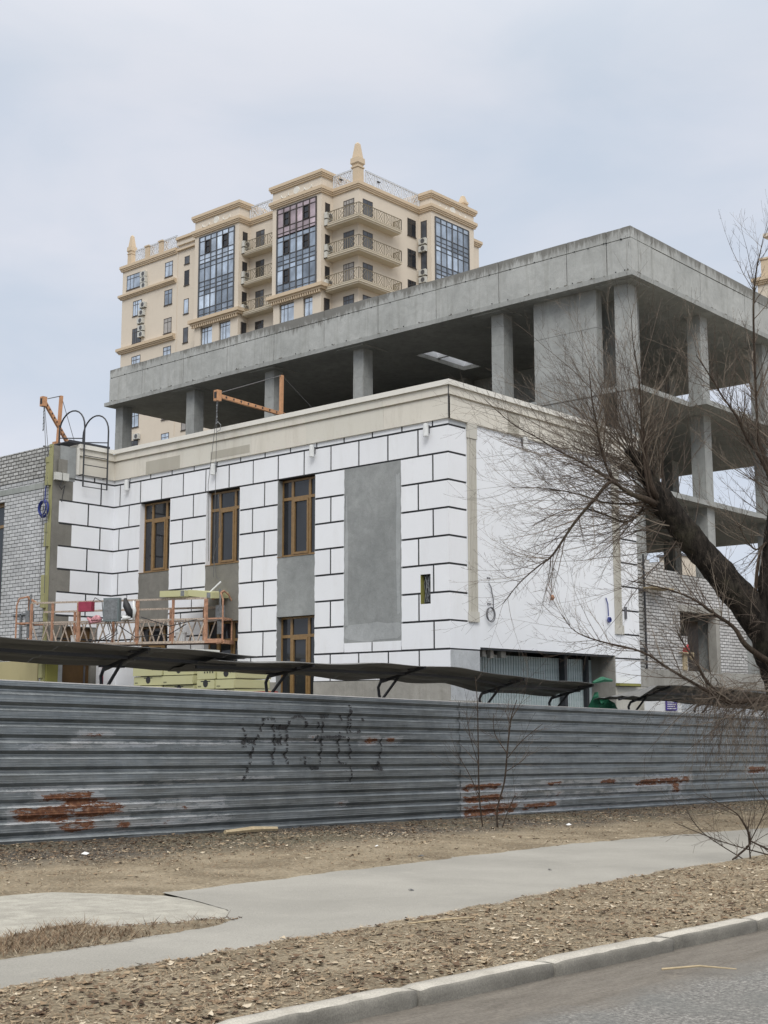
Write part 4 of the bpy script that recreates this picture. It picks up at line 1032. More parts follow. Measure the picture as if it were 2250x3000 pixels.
def bucket(s, d, z, label, r=.11, h=.24):
    t = Thing('bucket', label, 'bucket', PP(s, d, z)); c = PP(s, d, z); p = MB()
    p.tube([(c[0], c[1], z), (c[0], c[1], z+h)], [r*.85, r], 14); t.part('body', p, 'white_plastic'); p = MB(); p.tube([(c[0], c[1], z+h-.03), (c[0], c[1], z+h-.01)], r*1.07, 14); t.part('rim', p, 'ac_body')
bucket(1.1, -.3, Zb, 'white bucket standing on the platform deck near its left end'); bucket(4.05, -.25, Zb, 'mortar stained bucket on the platform deck near its right end', .14, .26)
for (s0, s1, z, dd, lab, a) in ((3.62, 4.30, 4.47, 0, 'flat yellow wrapped insulation pack lying across the platform rails, left one', 0), (4.32, 4.95, 4.47, -.1, 'second yellow insulation pack on the rails, nearer the hoist', .1)):
    t = Thing('insulation_pack', lab, 'insulation pack', PP(s0, 0, z)); m = MB(); v = [PP(s0+.0, .10+dd, z+a*.2), PP(s1, .10+dd, z-a*.6), PP(s1+.25, -.62+dd, z), PP(s0+.25, -.62+dd, z)]
    v2 = [(q[0], q[1], q[2]+.15) for q in v]; m.add(v+v2, [(0,3,2,1),(4,5,6,7),(0,1,5,4),(1,2,6,5),(2,3,7,6),(3,0,4,7)]); pk = t.part('wrapping', m, 'wool_pack')
    m = MB(); v = [PP(s1-.12, .104+dd, z+.01-a*.5), PP(s1-.02, .104+dd, z+.01-a*.6), PP(s1-.02, .104+dd, z+.14-a*.6), PP(s1-.12, .104+dd, z+.14-a*.5)]; m.add(v, [(0, 1, 2, 3)]); t.part('label', m, 'grey_steel')

# covered walkway behind the fence: tin roof sheets on bent brackets
def canopy(name, label, up, lo, posts, seams, zb):
    t = Thing('walkway_canopy', label, 'canopy', (up[0][0], 16.3, gz(up[0][0])), 'tin roofs over the walkway behind the fence')
    Y1, Y2 = 15.2, 16.4; x0, x1 = max(up[0][0], lo[0][0]-9) , min(up[-1][0], lo[-1][0])
    x0 = up[0][0]; x1 = min(up[-1][0], lo[-1][0]); st = [x0] + [s for s in seams if x0 < s < x1] + [x1]
    for a, b in zip(st, st[1:]):
        p = MB(); n = max(3, int((b-a)/.16)); k = 8; vs = []
        for i in range(n+1):
            x = a + (b-a)*i/n - (.008 if i == n else 0)
            for j in range(k+1):
                v = j/k; y = Y1+(Y2-Y1)*v; z = interp(up, x)*(1-v)+interp(lo, x)*v + .012*(1 if (j % 2) else -1) + .012*sin(x*3+v*2) + .03*sin(v*pi)
                vs.append((x, y, z))
        m = len(vs); vs += [(x, y, z+.008) for x, y, z in vs]; fs = []
        for i in range(n):
            for j in range(k):
                q = i*(k+1)+j; fs += [(q, q+1, q+k+2, q+k+1), (m+q, m+q+k+1, m+q+k+2, m+q+1)]
        for i in range(n):
            q = i*(k+1); fs += [(q, q+k+1, m+q+k+1, m+q), (q+k, m+q+k, m+q+2*k+1, q+2*k+1)]
        for j in range(k): fs += [(j, m+j, m+j+1, j+1), (n*(k+1)+j, n*(k+1)+j+1, m+n*(k+1)+j+1, m+n*(k+1)+j)]
        p.add(vs, fs); t.part('roof_sheet', p, 'tin')
    p = MB(); pts = [(x0+(x1-x0)*i/20, 15.72, interp(up, x0+(x1-x0)*i/20)*.56+interp(lo, x0+(x1-x0)*i/20)*.44-.035) for i in range(21)]
    for q, w_ in zip(pts, pts[1:]): p.bar(q, w_, .05, .05)
    t.part('purlin', p, 'dark_steel')
    for x in posts:
        zu, zl = interp(up, x), interp(lo, x); p = MB()
        p.bar((x, 15.25, zu-.03), (x, 16.32, zl-.06), .05, .05); p.tube([(x, 16.32, zl-.06), (x, 16.38, zl-.16), (x, 16.36, zl-.30), (x, 16.34, zl-.36)], .028, 6)
        p.bar((x, 15.85, (zu+zl)/2-.05), (x+.02, 16.34, zl-.42), .035); p.bar((x-.22, 16.12, zl-.02), (x+.22, 16.12, zl-.02), .06, .03); p.bar((x-.16, 15.5, zu-.07), (x+.16, 15.5, zu-.07), .06, .03)
        br = t.part('bracket', p, 'dark_steel')
        p = MB(); p.box(x-.06, x+.06, 16.28, 16.40, gz(x)-.1, zl-.36); t.part('post', p, 'rust_steel')
canopy('c', 'left length of rusty tin walkway roof behind the fence, below the hanging platform', [(7.2, 2.66), (9.69, 2.64), (10.6, 2.60), (12.22, 2.59), (13.22, 2.56), (14.31, 2.53)], [(7.2, 2.44), (10.47, 2.37), (11.56, 2.36), (12.75, 2.33), (14.2, 2.31), (15.02, 2.31)], (8.9, 12.2), (9.0, 10.92, 12.6, 13.84), 2.3)
canopy('c', 'long middle length of sagging tin walkway roof behind the fence', [(13.5, 2.43), (14.28, 2.43), (15.63, 2.44), (17.36, 2.49), (19.39, 2.47), (20.5, 2.40), (21.46, 2.33), (23.27, 2.28), (24.29, 2.24)], [(13.5, 2.31), (15.41, 2.31), (16.37, 2.30), (17.54, 2.24), (18.57, 2.27), (19.36, 2.22), (20.45, 2.23), (21.38, 2.09), (22.6, 2.05), (24.51, 2.0), (25.37, 1.98)], (15.62, 18.5, 21.6, 24.1), (14.9, 17.3, 20.5, 23.2), 2.0)
canopy('c', 'right length of tin walkway roof behind the fence, half hidden by twigs', [(25.9, 1.98), (26.7, 2.27), (29.5, 2.26), (32.35, 2.12), (36, 1.98)], [(25.9, 1.96), (27.9, 1.94), (29.44, 1.92), (31.88, 1.80), (36, 1.66)], (27.4, 30.6, 33.8), (28.2, 30.9, 33.5), 2.0)

# yard: stacks of wrapped insulation, crate, banner, net
def pack_stack(x, y0, y1, ztop, rows, lab, logo=True, cols=2):
    t0 = None; hh = .22; w_ = (y1-y0)/cols
    for r in range(rows):
        for c in range(cols):
            a = y0+c*w_+.01; b = a+w_-.03; z = ztop-hh*(r+1); e = U(-.03, .03)
            t = Thing('insulation_pack', lab % (('top', 'second', 'third', 'lowest')[min(r, 3)], 'left' if c == cols-1 else 'right'), 'insulation pack', (x+e, a, z), 'yellow insulation packs stacked in the yard')
            m = MB(); n = 5; xs_ = [x+e, x+e+.7]
            m.box(x+e, x+e+1.1, a+.01, b-.01, z+.01, z+hh-.01); m.box(x+e+.02, x+e+1.08, a, b, z+.025, z+hh-.025); t.part('wrapping', m, 'wool_pack')
            m = MB(); fc = x+e-.004; mid = (a+b)/2
            if (r+c) % 2 == 0:
                m.tube([(fc, mid, z+.13), (fc+.003, mid, z+.13)], .085, 14); m.box(fc-.001, fc, mid-.16, mid+.16, z+.17, z+.19)
            for q in range(4): m.box(fc-.001, fc, a+.06+q*.09, a+.10+q*.09, z+.14, z+.18) if r == 0 else m.box(fc-.001, fc, b-.16+q*.03, b-.145+q*.03, z+.05, z+.08)
            t.part('printed_mark', m, 'black')
pack_stack(20.0, 23.35, 25.6, 2.74, 3, 'yellow insulation pack, %s layer of the left yard stack, %s half'); pack_stack(19.9, 21.85, 23.15, 2.62, 3, 'yellow insulation pack with round black marks, %s layer of the right yard stack, %s half')
t = Thing('board_stack', 'white boards lying on a trestle under the platform, behind the tin roof', 'boards', (20.4, 24, 2.8)); p = MB(); p.box(20.1, 20.9, 23.5, 24.9, 3.02, 3.12); t.part('board', p, 'white_plastic'); p = MB(); p.box(20.3, 20.5, 23.7, 23.8, -.3, 3.02); p.box(20.3, 20.5, 24.6, 24.7, -.3, 3.02); t.part('trestle', p, 'timber')
t = Thing('crate', 'red plastic crate showing just above the fence', 'crate', (20.0, 21.0, 1.8)); p = MB(); p.box(20.0, 20.35, 21.0, 21.38, 1.86, 2.10); t.part('body', p, 'red'); p = MB()
p.box(19.98, 20.37, 20.98, 21.40, 2.08, 2.115); t.part('rim', p, 'red'); p = MB(); p.box(19.9, 20.5, 20.9, 21.5, 1.0, 1.86); t.part('stand', p, 'timber')
t = Thing('insulation_sheet', 'tall white foam boards leaning by the brown door', 'foam board', (21.4, 28.7, 1.5)); p = MB(); p.box(21.33, 22.0, 28.72, 28.82, .0, 2.96) ; t.part('sheet', p, 'board'); p = MB(); p.tube([(21.42, 28.7, 2.96), (21.43, 28.68, 2.6), (21.43, 28.68, 2.4)], .01, 4); t.part('cord', p, 'pink')
p = MB(); p.box(30.3, 30.85, 17.0, 17.03, 1.70, 1.96); bn = Thing('banner', 'white banner with a small violet panel of lettering above the fence at right', 'banner', (30, 17.2, 1.3))
q = MB(); q.box(29.3, 31.15, 17.04, 17.07, 1.2, 2.10); sh = bn.part('sheet', q, 'white_plastic'); pp = bn.part('violet_panel', p, 'purple')
q = MB()
for r in range(4):
    x = 30.34
    while x < 30.66+ (r % 2)*.1: w_ = U(.03, .08); q.box(x, x+w_, 16.994, 16.999, 1.90-r*.055, 1.925-r*.055); x += w_+.02
bn.part('lettering', q, 'white_plastic', pp)
p = MB(); random.seed(5); vs = []; n = 9
for i in range(n):
    for j in range(n):
        u, v = i/(n-1), j/(n-1); vs.append((25.9+u*1.0, 16.45+.12*sin(u*9+v*4), 1.3+v*(.55+.25*(1-u))+.04*sin(u*14)))
p.add(vs, [(i*n+j, (i+1)*n+j, (i+1)*n+j+1, i*n+j+1) for i in range(n-1) for j in range(n-1)])
p.tube([(25.95, 16.42, 2.32), (26.3, 16.40, 2.40), (26.75, 16.42, 2.38)], [.03, .07, .03], 6)
single('debris_net', p, 'green_net', 'crumpled green debris net hanging at the end of the tin roof', 'net', (26, 16.4, 1.4))
t = Thing('power_saw', 'red cutting machine on a timber trestle in the brick window opening', 'power saw', (33.0, 17.9, 3.1)); p = MB(); p.box(33.0, 33.14, 17.82, 17.95, 3.30, 3.42); p.tube([(33.05, 17.86, 3.42), (33.12, 17.86, 3.50)], [.04, .03], 7); t.part('motor', p, 'red')
p = MB(); p.tube([(33.32, 17.84, 3.20), (33.32, 17.87, 3.20)], .11, 12); p.box(32.7, 33.4, 17.82, 17.9, 3.26, 3.30); t.part('blade_guard', p, 'timber'); p = MB(); p.box(32.95, 33.15, 17.9, 17.97, 2.8, 3.28); t.part('stand', p, 'timber')

# ================================================================ corrugated fence
FY0 = 15.05; PER = .2075; FX0, FX1 = 0.5, 46.0
def ftop(x): return 2.272-.0231*x
def fbot(x): return gz(x)-.02
PROF = [(0, .040), (.10, .040), (.115, .043), (.13, .043), (.145, .040), (.225, .040), (.25, .047), (.285, .047), (.305, .038), (.495, .003), (.51, 0), (.585, 0), (.60, .003), (.80, .038), (.82, .044), (.85, .044), (.865, .040)]
RUST = [(9.85,11.69,0.22,0.44),(10.21,11.17,0.48,0.60),(10.61,11.20,0.38,0.52),(10.55,11.23,0.06,0.21),(11.48,11.84,0.04,0.17),(12.31,12.50,0.04,0.12),(10.89,11.32,1.30,1.38),(12.66,12.77,0.22,0.31),(13.28,13.35,0.22,0.29),(15.95,16.08,0.14,0.21),(16.59,17.0,1.12,1.24),(15.32,15.40,1.19,1.27),(19.21,20.44,0.21,0.35),(19.21,20.58,-0.01,0.15),(19.21,20.98,-0.25,-0.03),(21.07,22.28,-0.21,-0.08),(21.82,22.50,0.20,0.30),(20.73,20.96,0.03,0.12),(21.89,22.0,-0.01,0.10),(22.2,22.41,-0.01,.10),(23.83,24.55,0.15,0.27),(25.31,27.75,0.06,0.22),(26.80,27.25,-0.14,0.2),(23.00,23.04,-0.01,0.05),(23.87,23.91,-0.01,0.06),(24.57,24.66,-0.05,0.03),(30.63,31.70,0.15,0.33),(17.14,17.5,1.13,1.22)]
WORN = [(19.2, 28.3, .12, .31), (19.2, 27.0, -.10, .06), (9.8, 14.0, .22, .46), (9.9, 14.0, .03, .18), (9.6, 17.5, 1.14, 1.26), (8, 15, .60, .70), (21, 28.2, -.3, -.2)]
def mrust():
    m, t, b = nodes('galvanised'); p = pos(t)
    streak = noi(t, pos(t, (.35, 1, 9)), 2.2, 7, .7)
    base = ramp(t, streak, [(.30, (.185, .203, .212)), (.50, (.25, .272, .282)), (.70, (.37, .395, .408))])
    sp = noi(t, pos(t, (1, 1, 1)), 3.5, 7, .7); base = mixc(t, .6, base, ramp(t, sp, [(.35, (.68, .69, .70)), (.62, (1.12, 1.12, 1.12))]), 'MULTIPLY')
    at = t.nodes.new('ShaderNodeAttribute'); at.attribute_name = 'rust'
    rn = noi(t, pos(t, (1, 1, 5)), 3.0, 9, .8)
    halo = mth(t, 'GREATER_THAN', mth(t, 'ADD', at.outputs['Fac'], mth(t, 'MULTIPLY', rn, 2.2)), 1.62)
    k = mth(t, 'GREATER_THAN', mth(t, 'ADD', at.outputs['Fac'], mth(t, 'MULTIPLY', rn, 2.2)), 1.98)
    pale = mixc(t, mth(t, 'MULTIPLY', halo, .75), base, (.46, .475, .49))
    rc = ramp(t, noi(t, p, 16, 5, .7), [(.35, (.06, .022, .012)), (.55, (.14, .055, .023)), (.74, (.28, .16, .09))])
    col = mixc(t, k, pale, rc); t.links.new(col, b.inputs['Base Color'])
    inv = mth(t, 'SUBTRACT', 1.0, k); t.links.new(mth(t, 'MULTIPLY', inv, .92), b.inputs['Metallic'])
    t.links.new(mth(t, 'ADD', mth(t, 'MULTIPLY', k, .5), mth(t, 'ADD', .12, mth(t, 'MULTIPLY', streak, .42))), b.inputs['Roughness'])
    bump(t, b, noi(t, pos(t, (1, 1, 1)), 1.6, 4, .5), .35, .05)
    return m
M['galvanised'] = mrust()
fence = Thing('corrugated_fence', 'long grey corrugated sheet metal fence with rust patches and faded black graffiti', 'fence', (19, FY0, gz(19)))
def prof_z(zrel):
    u = (zrel % PER)/PER; L = PROF + [(1, 0)]
    for (a, p), (b, q) in zip(L, L[1:]):
        if u <= b: return p + (q-p)*((u-a)/(b-a) if b > a else 0)
    return 0
seams = [FX0, 19.18, 28.38, 37.6, FX1]
for si, (a, b) in enumerate(zip(seams, seams[1:])):
    p = MB(); n = int((b-a)/.05); dy = -.012*(si % 2); zl = []
    k = 0; H = 2.15
    while k*PER < H:
        for u, d in PROF: zl.append((k*PER+u*PER, d))
        k += 1
    zl = [q for q in zl if q[0] <= H]; zl[-1] = (H, zl[-1][1]); nz_ = len(zl); vs = []; rust = []
    off = .003*si
    for i in range(n+1):
        x = a+(b+.03-a)*i/n; top = ftop(x); wob = .018*noise.noise(Vector((x*.55, 0, si*3.)))
        for zz, d in zl:
            z = top - zz - off; z = max(z, gz(x)-.12)
            vs.append((x, FY0 + dy - d + wob + .012*noise.noise(Vector((x*.8, z*1.5, 5))), z))
            v = 0
            for (ra, rb, za, zb) in RUST:
                fx = min(x-ra, rb-x)/.22 + .35; fz = min(z-za+.02, zb+.02-z)/.05; q = min(fx, fz)
                if q > -1: v = max(v, min(1, .5+.5*q))
            for (ra, rb, za, zb) in WORN:
                q = min(min(x-ra, rb-x)/.5, min(z-za+.01, zb+.01-z)/.03)
                if q > 0: v = max(v, .56*min(1, q))
            rust.append(v)
    fs = [(i*nz_+j, (i+1)*nz_+j, (i+1)*nz_+j+1, i*nz_+j+1) for i in range(n) for j in range(nz_-1)]
    p.add(vs, fs); o = fence.part('fence_sheet', p, 'galvanised'); at = o.data.attributes.new('rust', 'FLOAT', 'POINT'); at.data.foreach_set('value', rust)
p = MB()
for i in range(90):
    a = FX0+(FX1-FX0)*i/90; b = FX0+(FX1-FX0)*(i+1)/90; p.bar((a, FY0+.02, ftop(a)+.008), (b, FY0+.02, ftop(b)+.008), .07, .012)
fence.part('cap_strip', p, 'cap_white')
p = MB()
x = 1.5
while x < 45: p.box(x, x+.06, FY0+.08, FY0+.14, gz(x)-.2, ftop(x)-.05); x += 2.5
p.box(FX0, FX1, FY0+.04, FY0+.08, -.2, -.19) if False else None
fence.part('post', p, 'rust_steel')
GRAF = [[(13.86,1.41),(13.90,1.31),(13.91,1.22),(13.83,1.15),],[(13.83,1.15),(14.09,1.15),],[(13.88,1.21),(14.13,1.21),],[(14.18,1.30),(14.08,1.15),(14.06,1.06),(14.01,0.93),(13.99,0.86),],[(13.99,0.81),(13.91,0.70),(13.86,0.63),],[(14.27,1.54),(14.27,1.46),(14.22,1.35),],[(14.24,1.54),(14.36,1.55),(14.53,1.54),(14.55,1.51),],[(14.49,1.46),(14.51,1.32),(14.53,1.14),(14.51,1.02),(14.48,0.94),(14.49,0.84),],[(14.64,1.46),(14.63,1.33),(14.67,1.22),(14.66,1.14),],[(14.58,1.20),(14.68,1.19),],[(14.59,1.15),(14.69,1.15),],[(14.84,1.53),(14.81,1.42),(14.78,1.34),(14.80,1.20),(14.79,1.03),(14.75,0.97),(14.82,0.84),],[(14.85,1.54),(14.99,1.58),(15.13,1.58),(15.20,1.52),(15.24,1.40),],[(14.50,1.41),(14.83,1.41),],[(15.07,0.91),(15.18,0.92),(15.35,0.91),],[(15.20,0.95),(15.21,0.87),(15.18,0.82),],[(15.48,1.51),(15.51,1.42),(15.50,1.39),],[(15.59,1.51),(15.62,1.38),(15.58,1.30),],[(15.43,1.27),(15.50,1.25),(15.65,1.25),(15.99,1.25),(16.14,1.24),],[(15.44,1.19),(15.45,1.24),],[(15.59,1.22),(15.57,1.04),(15.55,0.91),(15.54,0.82),],[(15.55,1.57),(15.73,1.58),(15.75,1.61),],[(16.04,1.60),(16.04,1.50),],[(15.99,1.33),(16.00,1.21),(15.97,1.13),(15.99,1.00),(15.95,0.90),(16.00,0.82),(16.17,0.80),],[(16.24,1.77),(16.27,1.63),(16.20,1.53),(16.19,1.40),(16.18,1.30),],[(16.27,1.63),(16.25,1.46),(16.27,1.31),],[(16.15,1.31),(16.39,1.30),(16.52,1.34),],[(16.19,1.23),(16.24,1.18),(16.23,1.08),(16.27,1.01),(16.24,0.88),],[(16.28,0.77),(16.29,0.61),(16.29,0.47),],[(17.03,1.21),(17.03,0.99),(16.97,0.84),(16.92,0.76),],[(15.35,0.76),(15.54,0.76),],[(16.83,0.72),(17.07,0.70),],[(15.24,0.72),(15.28,0.71),],[(16.12,0.68),(16.17,0.69),],[(16.56,1.55),(16.56,1.48),],]
random.seed(11)
for st in GRAF:
    p = MB()
    for (xa, za), (xb, zb) in zip(st, st[1:]):
        L = math.hypot(xb-xa, zb-za)
        if L < .01: continue
        n = max(2, int(L/.012)); wd = U(.030, .056)
        for i in range(n):
            if random.random() < .12: continue
            t_ = i/n; x = xa+(xb-xa)*t_; z = za+(zb-za)*t_; x2 = xa+(xb-xa)*(i+1)/n; z2 = za+(zb-za)*(i+1)/n
            w_ = wd*U(.5, 1.4); nx, nz2 = -(zb-za)/L*w_/2, (xb-xa)/L*w_/2
            def S_(x, z): return (x, FY0 - prof_z(ftop(x)-z) + .018*noise.noise(Vector((x*.55, 0, 0))) + .012*noise.noise(Vector((x*.8, z*1.5, 5))) - .0075, z)
            p.add([S_(x-nx, z-nz2), S_(x+nx, z+nz2), S_(x2+nx, z2+nz2), S_(x2-nx, z2-nz2)], [(0, 1, 2, 3)])
    if p.v: link('graffiti_stroke', p, 'black', fence.o, fence.loc)

# ================================================================ ground, path, kerb, road
PL = [(3, 6.80), (4.45, 6.82), (5.85, 6.86), (6.84, 6.98), (7.97, 7.03), (10.16, 7.32), (10.78, 7.41), (12.93, 7.67), (16.66, 7.93), (30, 8.0), (60, 8.0)]
PU = [(3, 7.52), (4.92, 7.57), (5.83, 7.62), (7.02, 7.81), (7.39, 8.0), (7.7, 8.35), (7.85, 8.8), (7.95, 9.5), (8.12, 9.72), (11.5, 10.10), (16.13, 10.52), (21.6, 10.3), (30, 10.2), (60, 10.2)]
def slab_in(x, y):
    """old broken concrete slab left of the asphalt path; returns a signed margin"""
    if x > 8.15: return -1
    up = interp([(2, 10.5), (6.76, 10.43), (7.51, 10.35), (8.12, 9.72)], x); lo = interp([(2, 8.35), (5.6, 8.5), (6.2, 8.66), (6.4, 8.35), (7.28, 8.12), (7.48, 8.12), (7.88, 8.6), (8.12, 9.7)], x)
    m = min(up-y, y-lo)
    crack = abs(y - interp([(5.2, 9.9), (6.02, 9.28), (6.2, 8.93), (6.3, 8.4)], x)) if 5.2 < x < 6.35 else 9
    crack = min(crack, abs(math.hypot(x-6.16, 0)) if 8.4 < y < 9.0 else 9)
    return min(m, crack-.05)
def n2(x, y, s, o=0): return noise.noise(Vector((x*s, y*s, o)))
def fbm(x, y, s): return n2(x, y, s)*.5+n2(x, y, s*2.1, 3)*.3+n2(x, y, s*4.7, 7)*.2
def bumpf(x, y):
    e = .07*n2(x, y, 2.2, 1)+.035*n2(x, y, 7, 2)
    mp_ = min(y+e-interp(PL, x), interp(PU, x)-(y+e)); ms = slab_in(x+e, y+e)
    inside = max(mp_, ms)
    h = .016 + .020*fbm(x, y, 1.3) + .012*fbm(x, y, 6)
    if inside > -.10: k = min(1, (inside+.10)/.14); h = h*(1-k) + (-.03)*k
    if y < 5.32: h = h*max(0, (y-5.2)/.12) - .004
    if y > 14.6: h += .03*(y-14.6)
    return h
def ground_grid(x0, x1, y0, y1, st):
    nx, ny = int((x1-x0)/st), int((y1-y0)/st); p = MB()
    vs = [(x0+(x1-x0)*i/nx, y0+(y1-y0)*j/ny, 0) for i in range(nx+1) for j in range(ny+1)]
    p.v = [(x, y, gz(x)+bumpf(x, y)) for x, y, _ in vs]
    p.f = [(i*(ny+1)+j, (i+1)*(ny+1)+j, (i+1)*(ny+1)+j+1, i*(ny+1)+j+1) for i in range(nx) for j in range(ny)]; p.mi = [0]*len(p.f); return p
def msoil():
    m, t, b = nodes('soil'); p = pos(t)
    n1 = noi(t, p, 1.1, 7, .65, .4); c = ramp(t, n1, [(.32, (.165, .136, .10)), (.48, (.245, .207, .152)), (.66, (.335, .288, .218))])
    f = ramp(t, noi(t, pos(t, (9, 22, 9)), 2.2, 5, .7), [(.35, (.55, .53, .5)), (.65, (1.3, 1.28, 1.2))]); c = mixc(t, .75, c, f, 'MULTIPLY')
    g = t.nodes.new('ShaderNodeNewGeometry'); s = t.nodes.new('ShaderNodeSeparateXYZ'); t.links.new(g.outputs['Position'], s.inputs[0])
    # trodden darker, ash-grey earth along the foot of the fence
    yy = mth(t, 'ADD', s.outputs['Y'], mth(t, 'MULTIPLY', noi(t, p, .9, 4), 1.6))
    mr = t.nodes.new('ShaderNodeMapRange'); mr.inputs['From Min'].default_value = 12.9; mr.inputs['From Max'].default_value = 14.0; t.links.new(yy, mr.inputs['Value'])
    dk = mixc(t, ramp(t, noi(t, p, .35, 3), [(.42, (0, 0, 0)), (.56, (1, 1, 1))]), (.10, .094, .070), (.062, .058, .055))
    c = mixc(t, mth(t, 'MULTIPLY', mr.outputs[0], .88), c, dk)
    c = mixc(t, ramp(t, noi(t, p, 26, 3, .6), [(.60, (0, 0, 0)), (.66, (.7, .7, .7))]), c, (.42, .37, .28))
    t.links.new(c, b.inputs['Base Color']); b.inputs['Roughness'].default_value = 1; b.inputs['Specular IOR Level'].default_value = .1
    bump(t, b, noi(t, p, 14, 8, .75), .8, .03); return m
M['soil'] = msoil()
def masph(name, a, c, spk, sc=1.0, grit=.35):
    m, t, b = nodes(name); p = pos(t)
    col = ramp(t, noi(t, p, .7*sc, 7, .6, .3), [(.33, a), (.66, c)])
    col = mixc(t, grit, col, ramp(t, noi(t, p, 90, 3, .8), [(.38, (.6, .6, .6)), (.62, (1.35, 1.35, 1.33))]), 'MULTIPLY')
    col = mixc(t, ramp(t, noi(t, p, 3.2, 6, .75, .5), [(.58, (0, 0, 0)), (.74, (.5, .5, .5))]), col, spk)
    t.links.new(col, b.inputs['Base Color']); b.inputs['Roughness'].default_value = .95; bump(t, b, noi(t, p, 60, 5, .8), .45, .008); return m
M['asphalt_path'] = masph('asphalt_path', (.245, .236, .210), (.32, .308, .275), (.36, .34, .30), .8, .4)
M['old_slab'] = masph('old_slab', (.27, .257, .222), (.39, .375, .325), (.165, .15, .122), 6.5, .5)
def mroad():
    m, t, b = nodes('road'); p = pos(t)
    st = ramp(t, noi(t, p, 36, 4, .8), [(.36, (.085, .083, .077)), (.50, (.165, .16, .148)), (.64, (.33, .32, .295))])
    st = mixc(t, ramp(t, noi(t, p, 1.1, 5, .6, .6), [(.42, (0, 0, 0)), (.6, (.6, .6, .6))]), st, (.135, .137, .128))
    g = t.nodes.new('ShaderNodeNewGeometry'); s = t.nodes.new('ShaderNodeSeparateXYZ'); t.links.new(g.outputs['Position'], s.inputs[0])
    # earth washed into the gutter
    yy = mth(t, 'ADD', s.outputs['Y'], mth(t, 'MULTIPLY', mth(t, 'SUBTRACT', noi(t, pos(t, (1, 2, 1)), 1.4, 6, .7), .5), .55))
    mr = t.nodes.new('ShaderNodeMapRange'); mr.inputs['From Min'].default_value = 4.22; mr.inputs['From Max'].default_value = 4.50; t.links.new(yy, mr.inputs['Value'])
    silt = ramp(t, noi(t, pos(t, (.8, 5, 1)), 2, 8, .8), [(.35, (.12, .106, .088)), (.65, (.19, .172, .146))]); silt = mixc(t, .6, silt, ramp(t, noi(t, p, 45, 4, .8), [(.36, (.62, .62, .62)), (.64, (1.35, 1.33, 1.3))]), 'MULTIPLY')
    col = mixc(t, mr.outputs[0], st, silt); t.links.new(col, b.inputs['Base Color']); b.inputs['Roughness'].default_value = .95
    bump(t, b, noi(t, p, 34, 6, .8), .7, .015); return m
M['road'] = mroad()
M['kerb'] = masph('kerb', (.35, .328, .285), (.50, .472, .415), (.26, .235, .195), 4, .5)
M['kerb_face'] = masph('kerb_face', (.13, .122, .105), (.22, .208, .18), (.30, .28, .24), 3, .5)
# broad ground sheet, stepping down to the road bed at the kerb; the verge is modelled finely over it
p = MB(); xs_ = [-700, -20, 0, 3, 33, 45, 700]; ys_ = [(-700, -.16), (5.1, -.16), (5.11, -.03), (15.0, -.035), (900, -.035)]
p.v = [(x, y, gz(x)+d) for x in xs_ for y, d in ys_]; p.f = [(i*5+j, (i+1)*5+j, (i+1)*5+j+1, i*5+j+1) for i in range(len(xs_)-1) for j in range(4)]; p.mi = [0]*len(p.f)
struct('ground', p, 'soil')
struct('ground', ground_grid(3.0, 17, 5.2, 15.1, .07), 'soil', smooth=True)
struct('ground', ground_grid(17, 40, 5.2, 15.1, .14), 'soil', smooth=True)
def sheet(x0, x1, fy0, fy1, dz, nx, ny):
    p = MB(); p.v = [(x0+(x1-x0)*i/nx, fy0(x0+(x1-x0)*i/nx)*(1-j/ny)+fy1(x0+(x1-x0)*i/nx)*j/ny, gz(x0+(x1-x0)*i/nx)+dz+.004*n2(x0+(x1-x0)*i/nx, j, .9)) for i in range(nx+1) for j in range(ny+1)]
    p.f = [(i*(ny+1)+j, (i+1)*(ny+1)+j, (i+1)*(ny+1)+j+1, i*(ny+1)+j+1) for i in range(nx) for j in range(ny)]; p.mi = [0]*len(p.f); return p
struct('path', sheet(2, 45, lambda x: interp(PL, x)-.15, lambda x: interp(PU, x)+.15, 0, 220, 6), 'asphalt_path', smooth=True)
cs = sheet(2, 7.98, lambda x: interp([(2, 8.1), (5.6, 8.2), (6.2, 8.3), (6.4, 8.1), (7.3, 7.95), (7.98, 8.5)], x), lambda x: interp([(2, 10.65), (7.3, 10.5), (7.98, 9.65)], x), .006, 110, 40)
cs.v = [(x, y, z-.014*max(0, min(1, (x-7.35)/.6))-.012*max(0, min(1, 1-(y-interp([(2, 8.1), (5.6, 8.2), (6.2, 8.3), (6.4, 8.1), (7.3, 7.95), (7.98, 8.5)], x))/.3))+.007*fbm(x, y, 3.5)-.03*max(0, 1-abs(y-interp([(5.2, 9.95), (5.9, 9.35), (6.15, 9.05), (6.3, 8.4)], x)-.04*n2(x, y, 9))/.035)*(1 if x < 6.35 else 0)) for x, y, z in cs.v]
struct('concrete_path', cs, 'old_slab', smooth=True)
p = MB(); ys2 = [-60, 2, 3, 3.6, 4.0, 4.3, 4.6, 4.85, 5.06]
nx = 420; p.v = []
for i in range(nx+1):
    x = -30+ (90*i/nx if i < nx else 90)
    for y in ys2:
        e = interp([(-60, 0), (4.0, 0), (4.3, .008), (4.6, .018), (4.85, .028), (5.06, .034)], y) + (.006*fbm(x, y, 2.5) if y > 2 else 0); p.v.append((x, y, gz(x)-.105+e))
m_ = len(ys2); p.f = [(i*m_+j, (i+1)*m_+j, (i+1)*m_+j+1, i*m_+j+1) for i in range(nx) for j in range(m_-1)]; p.mi = [0]*len(p.f)
struct('road', p, 'road', smooth=True)
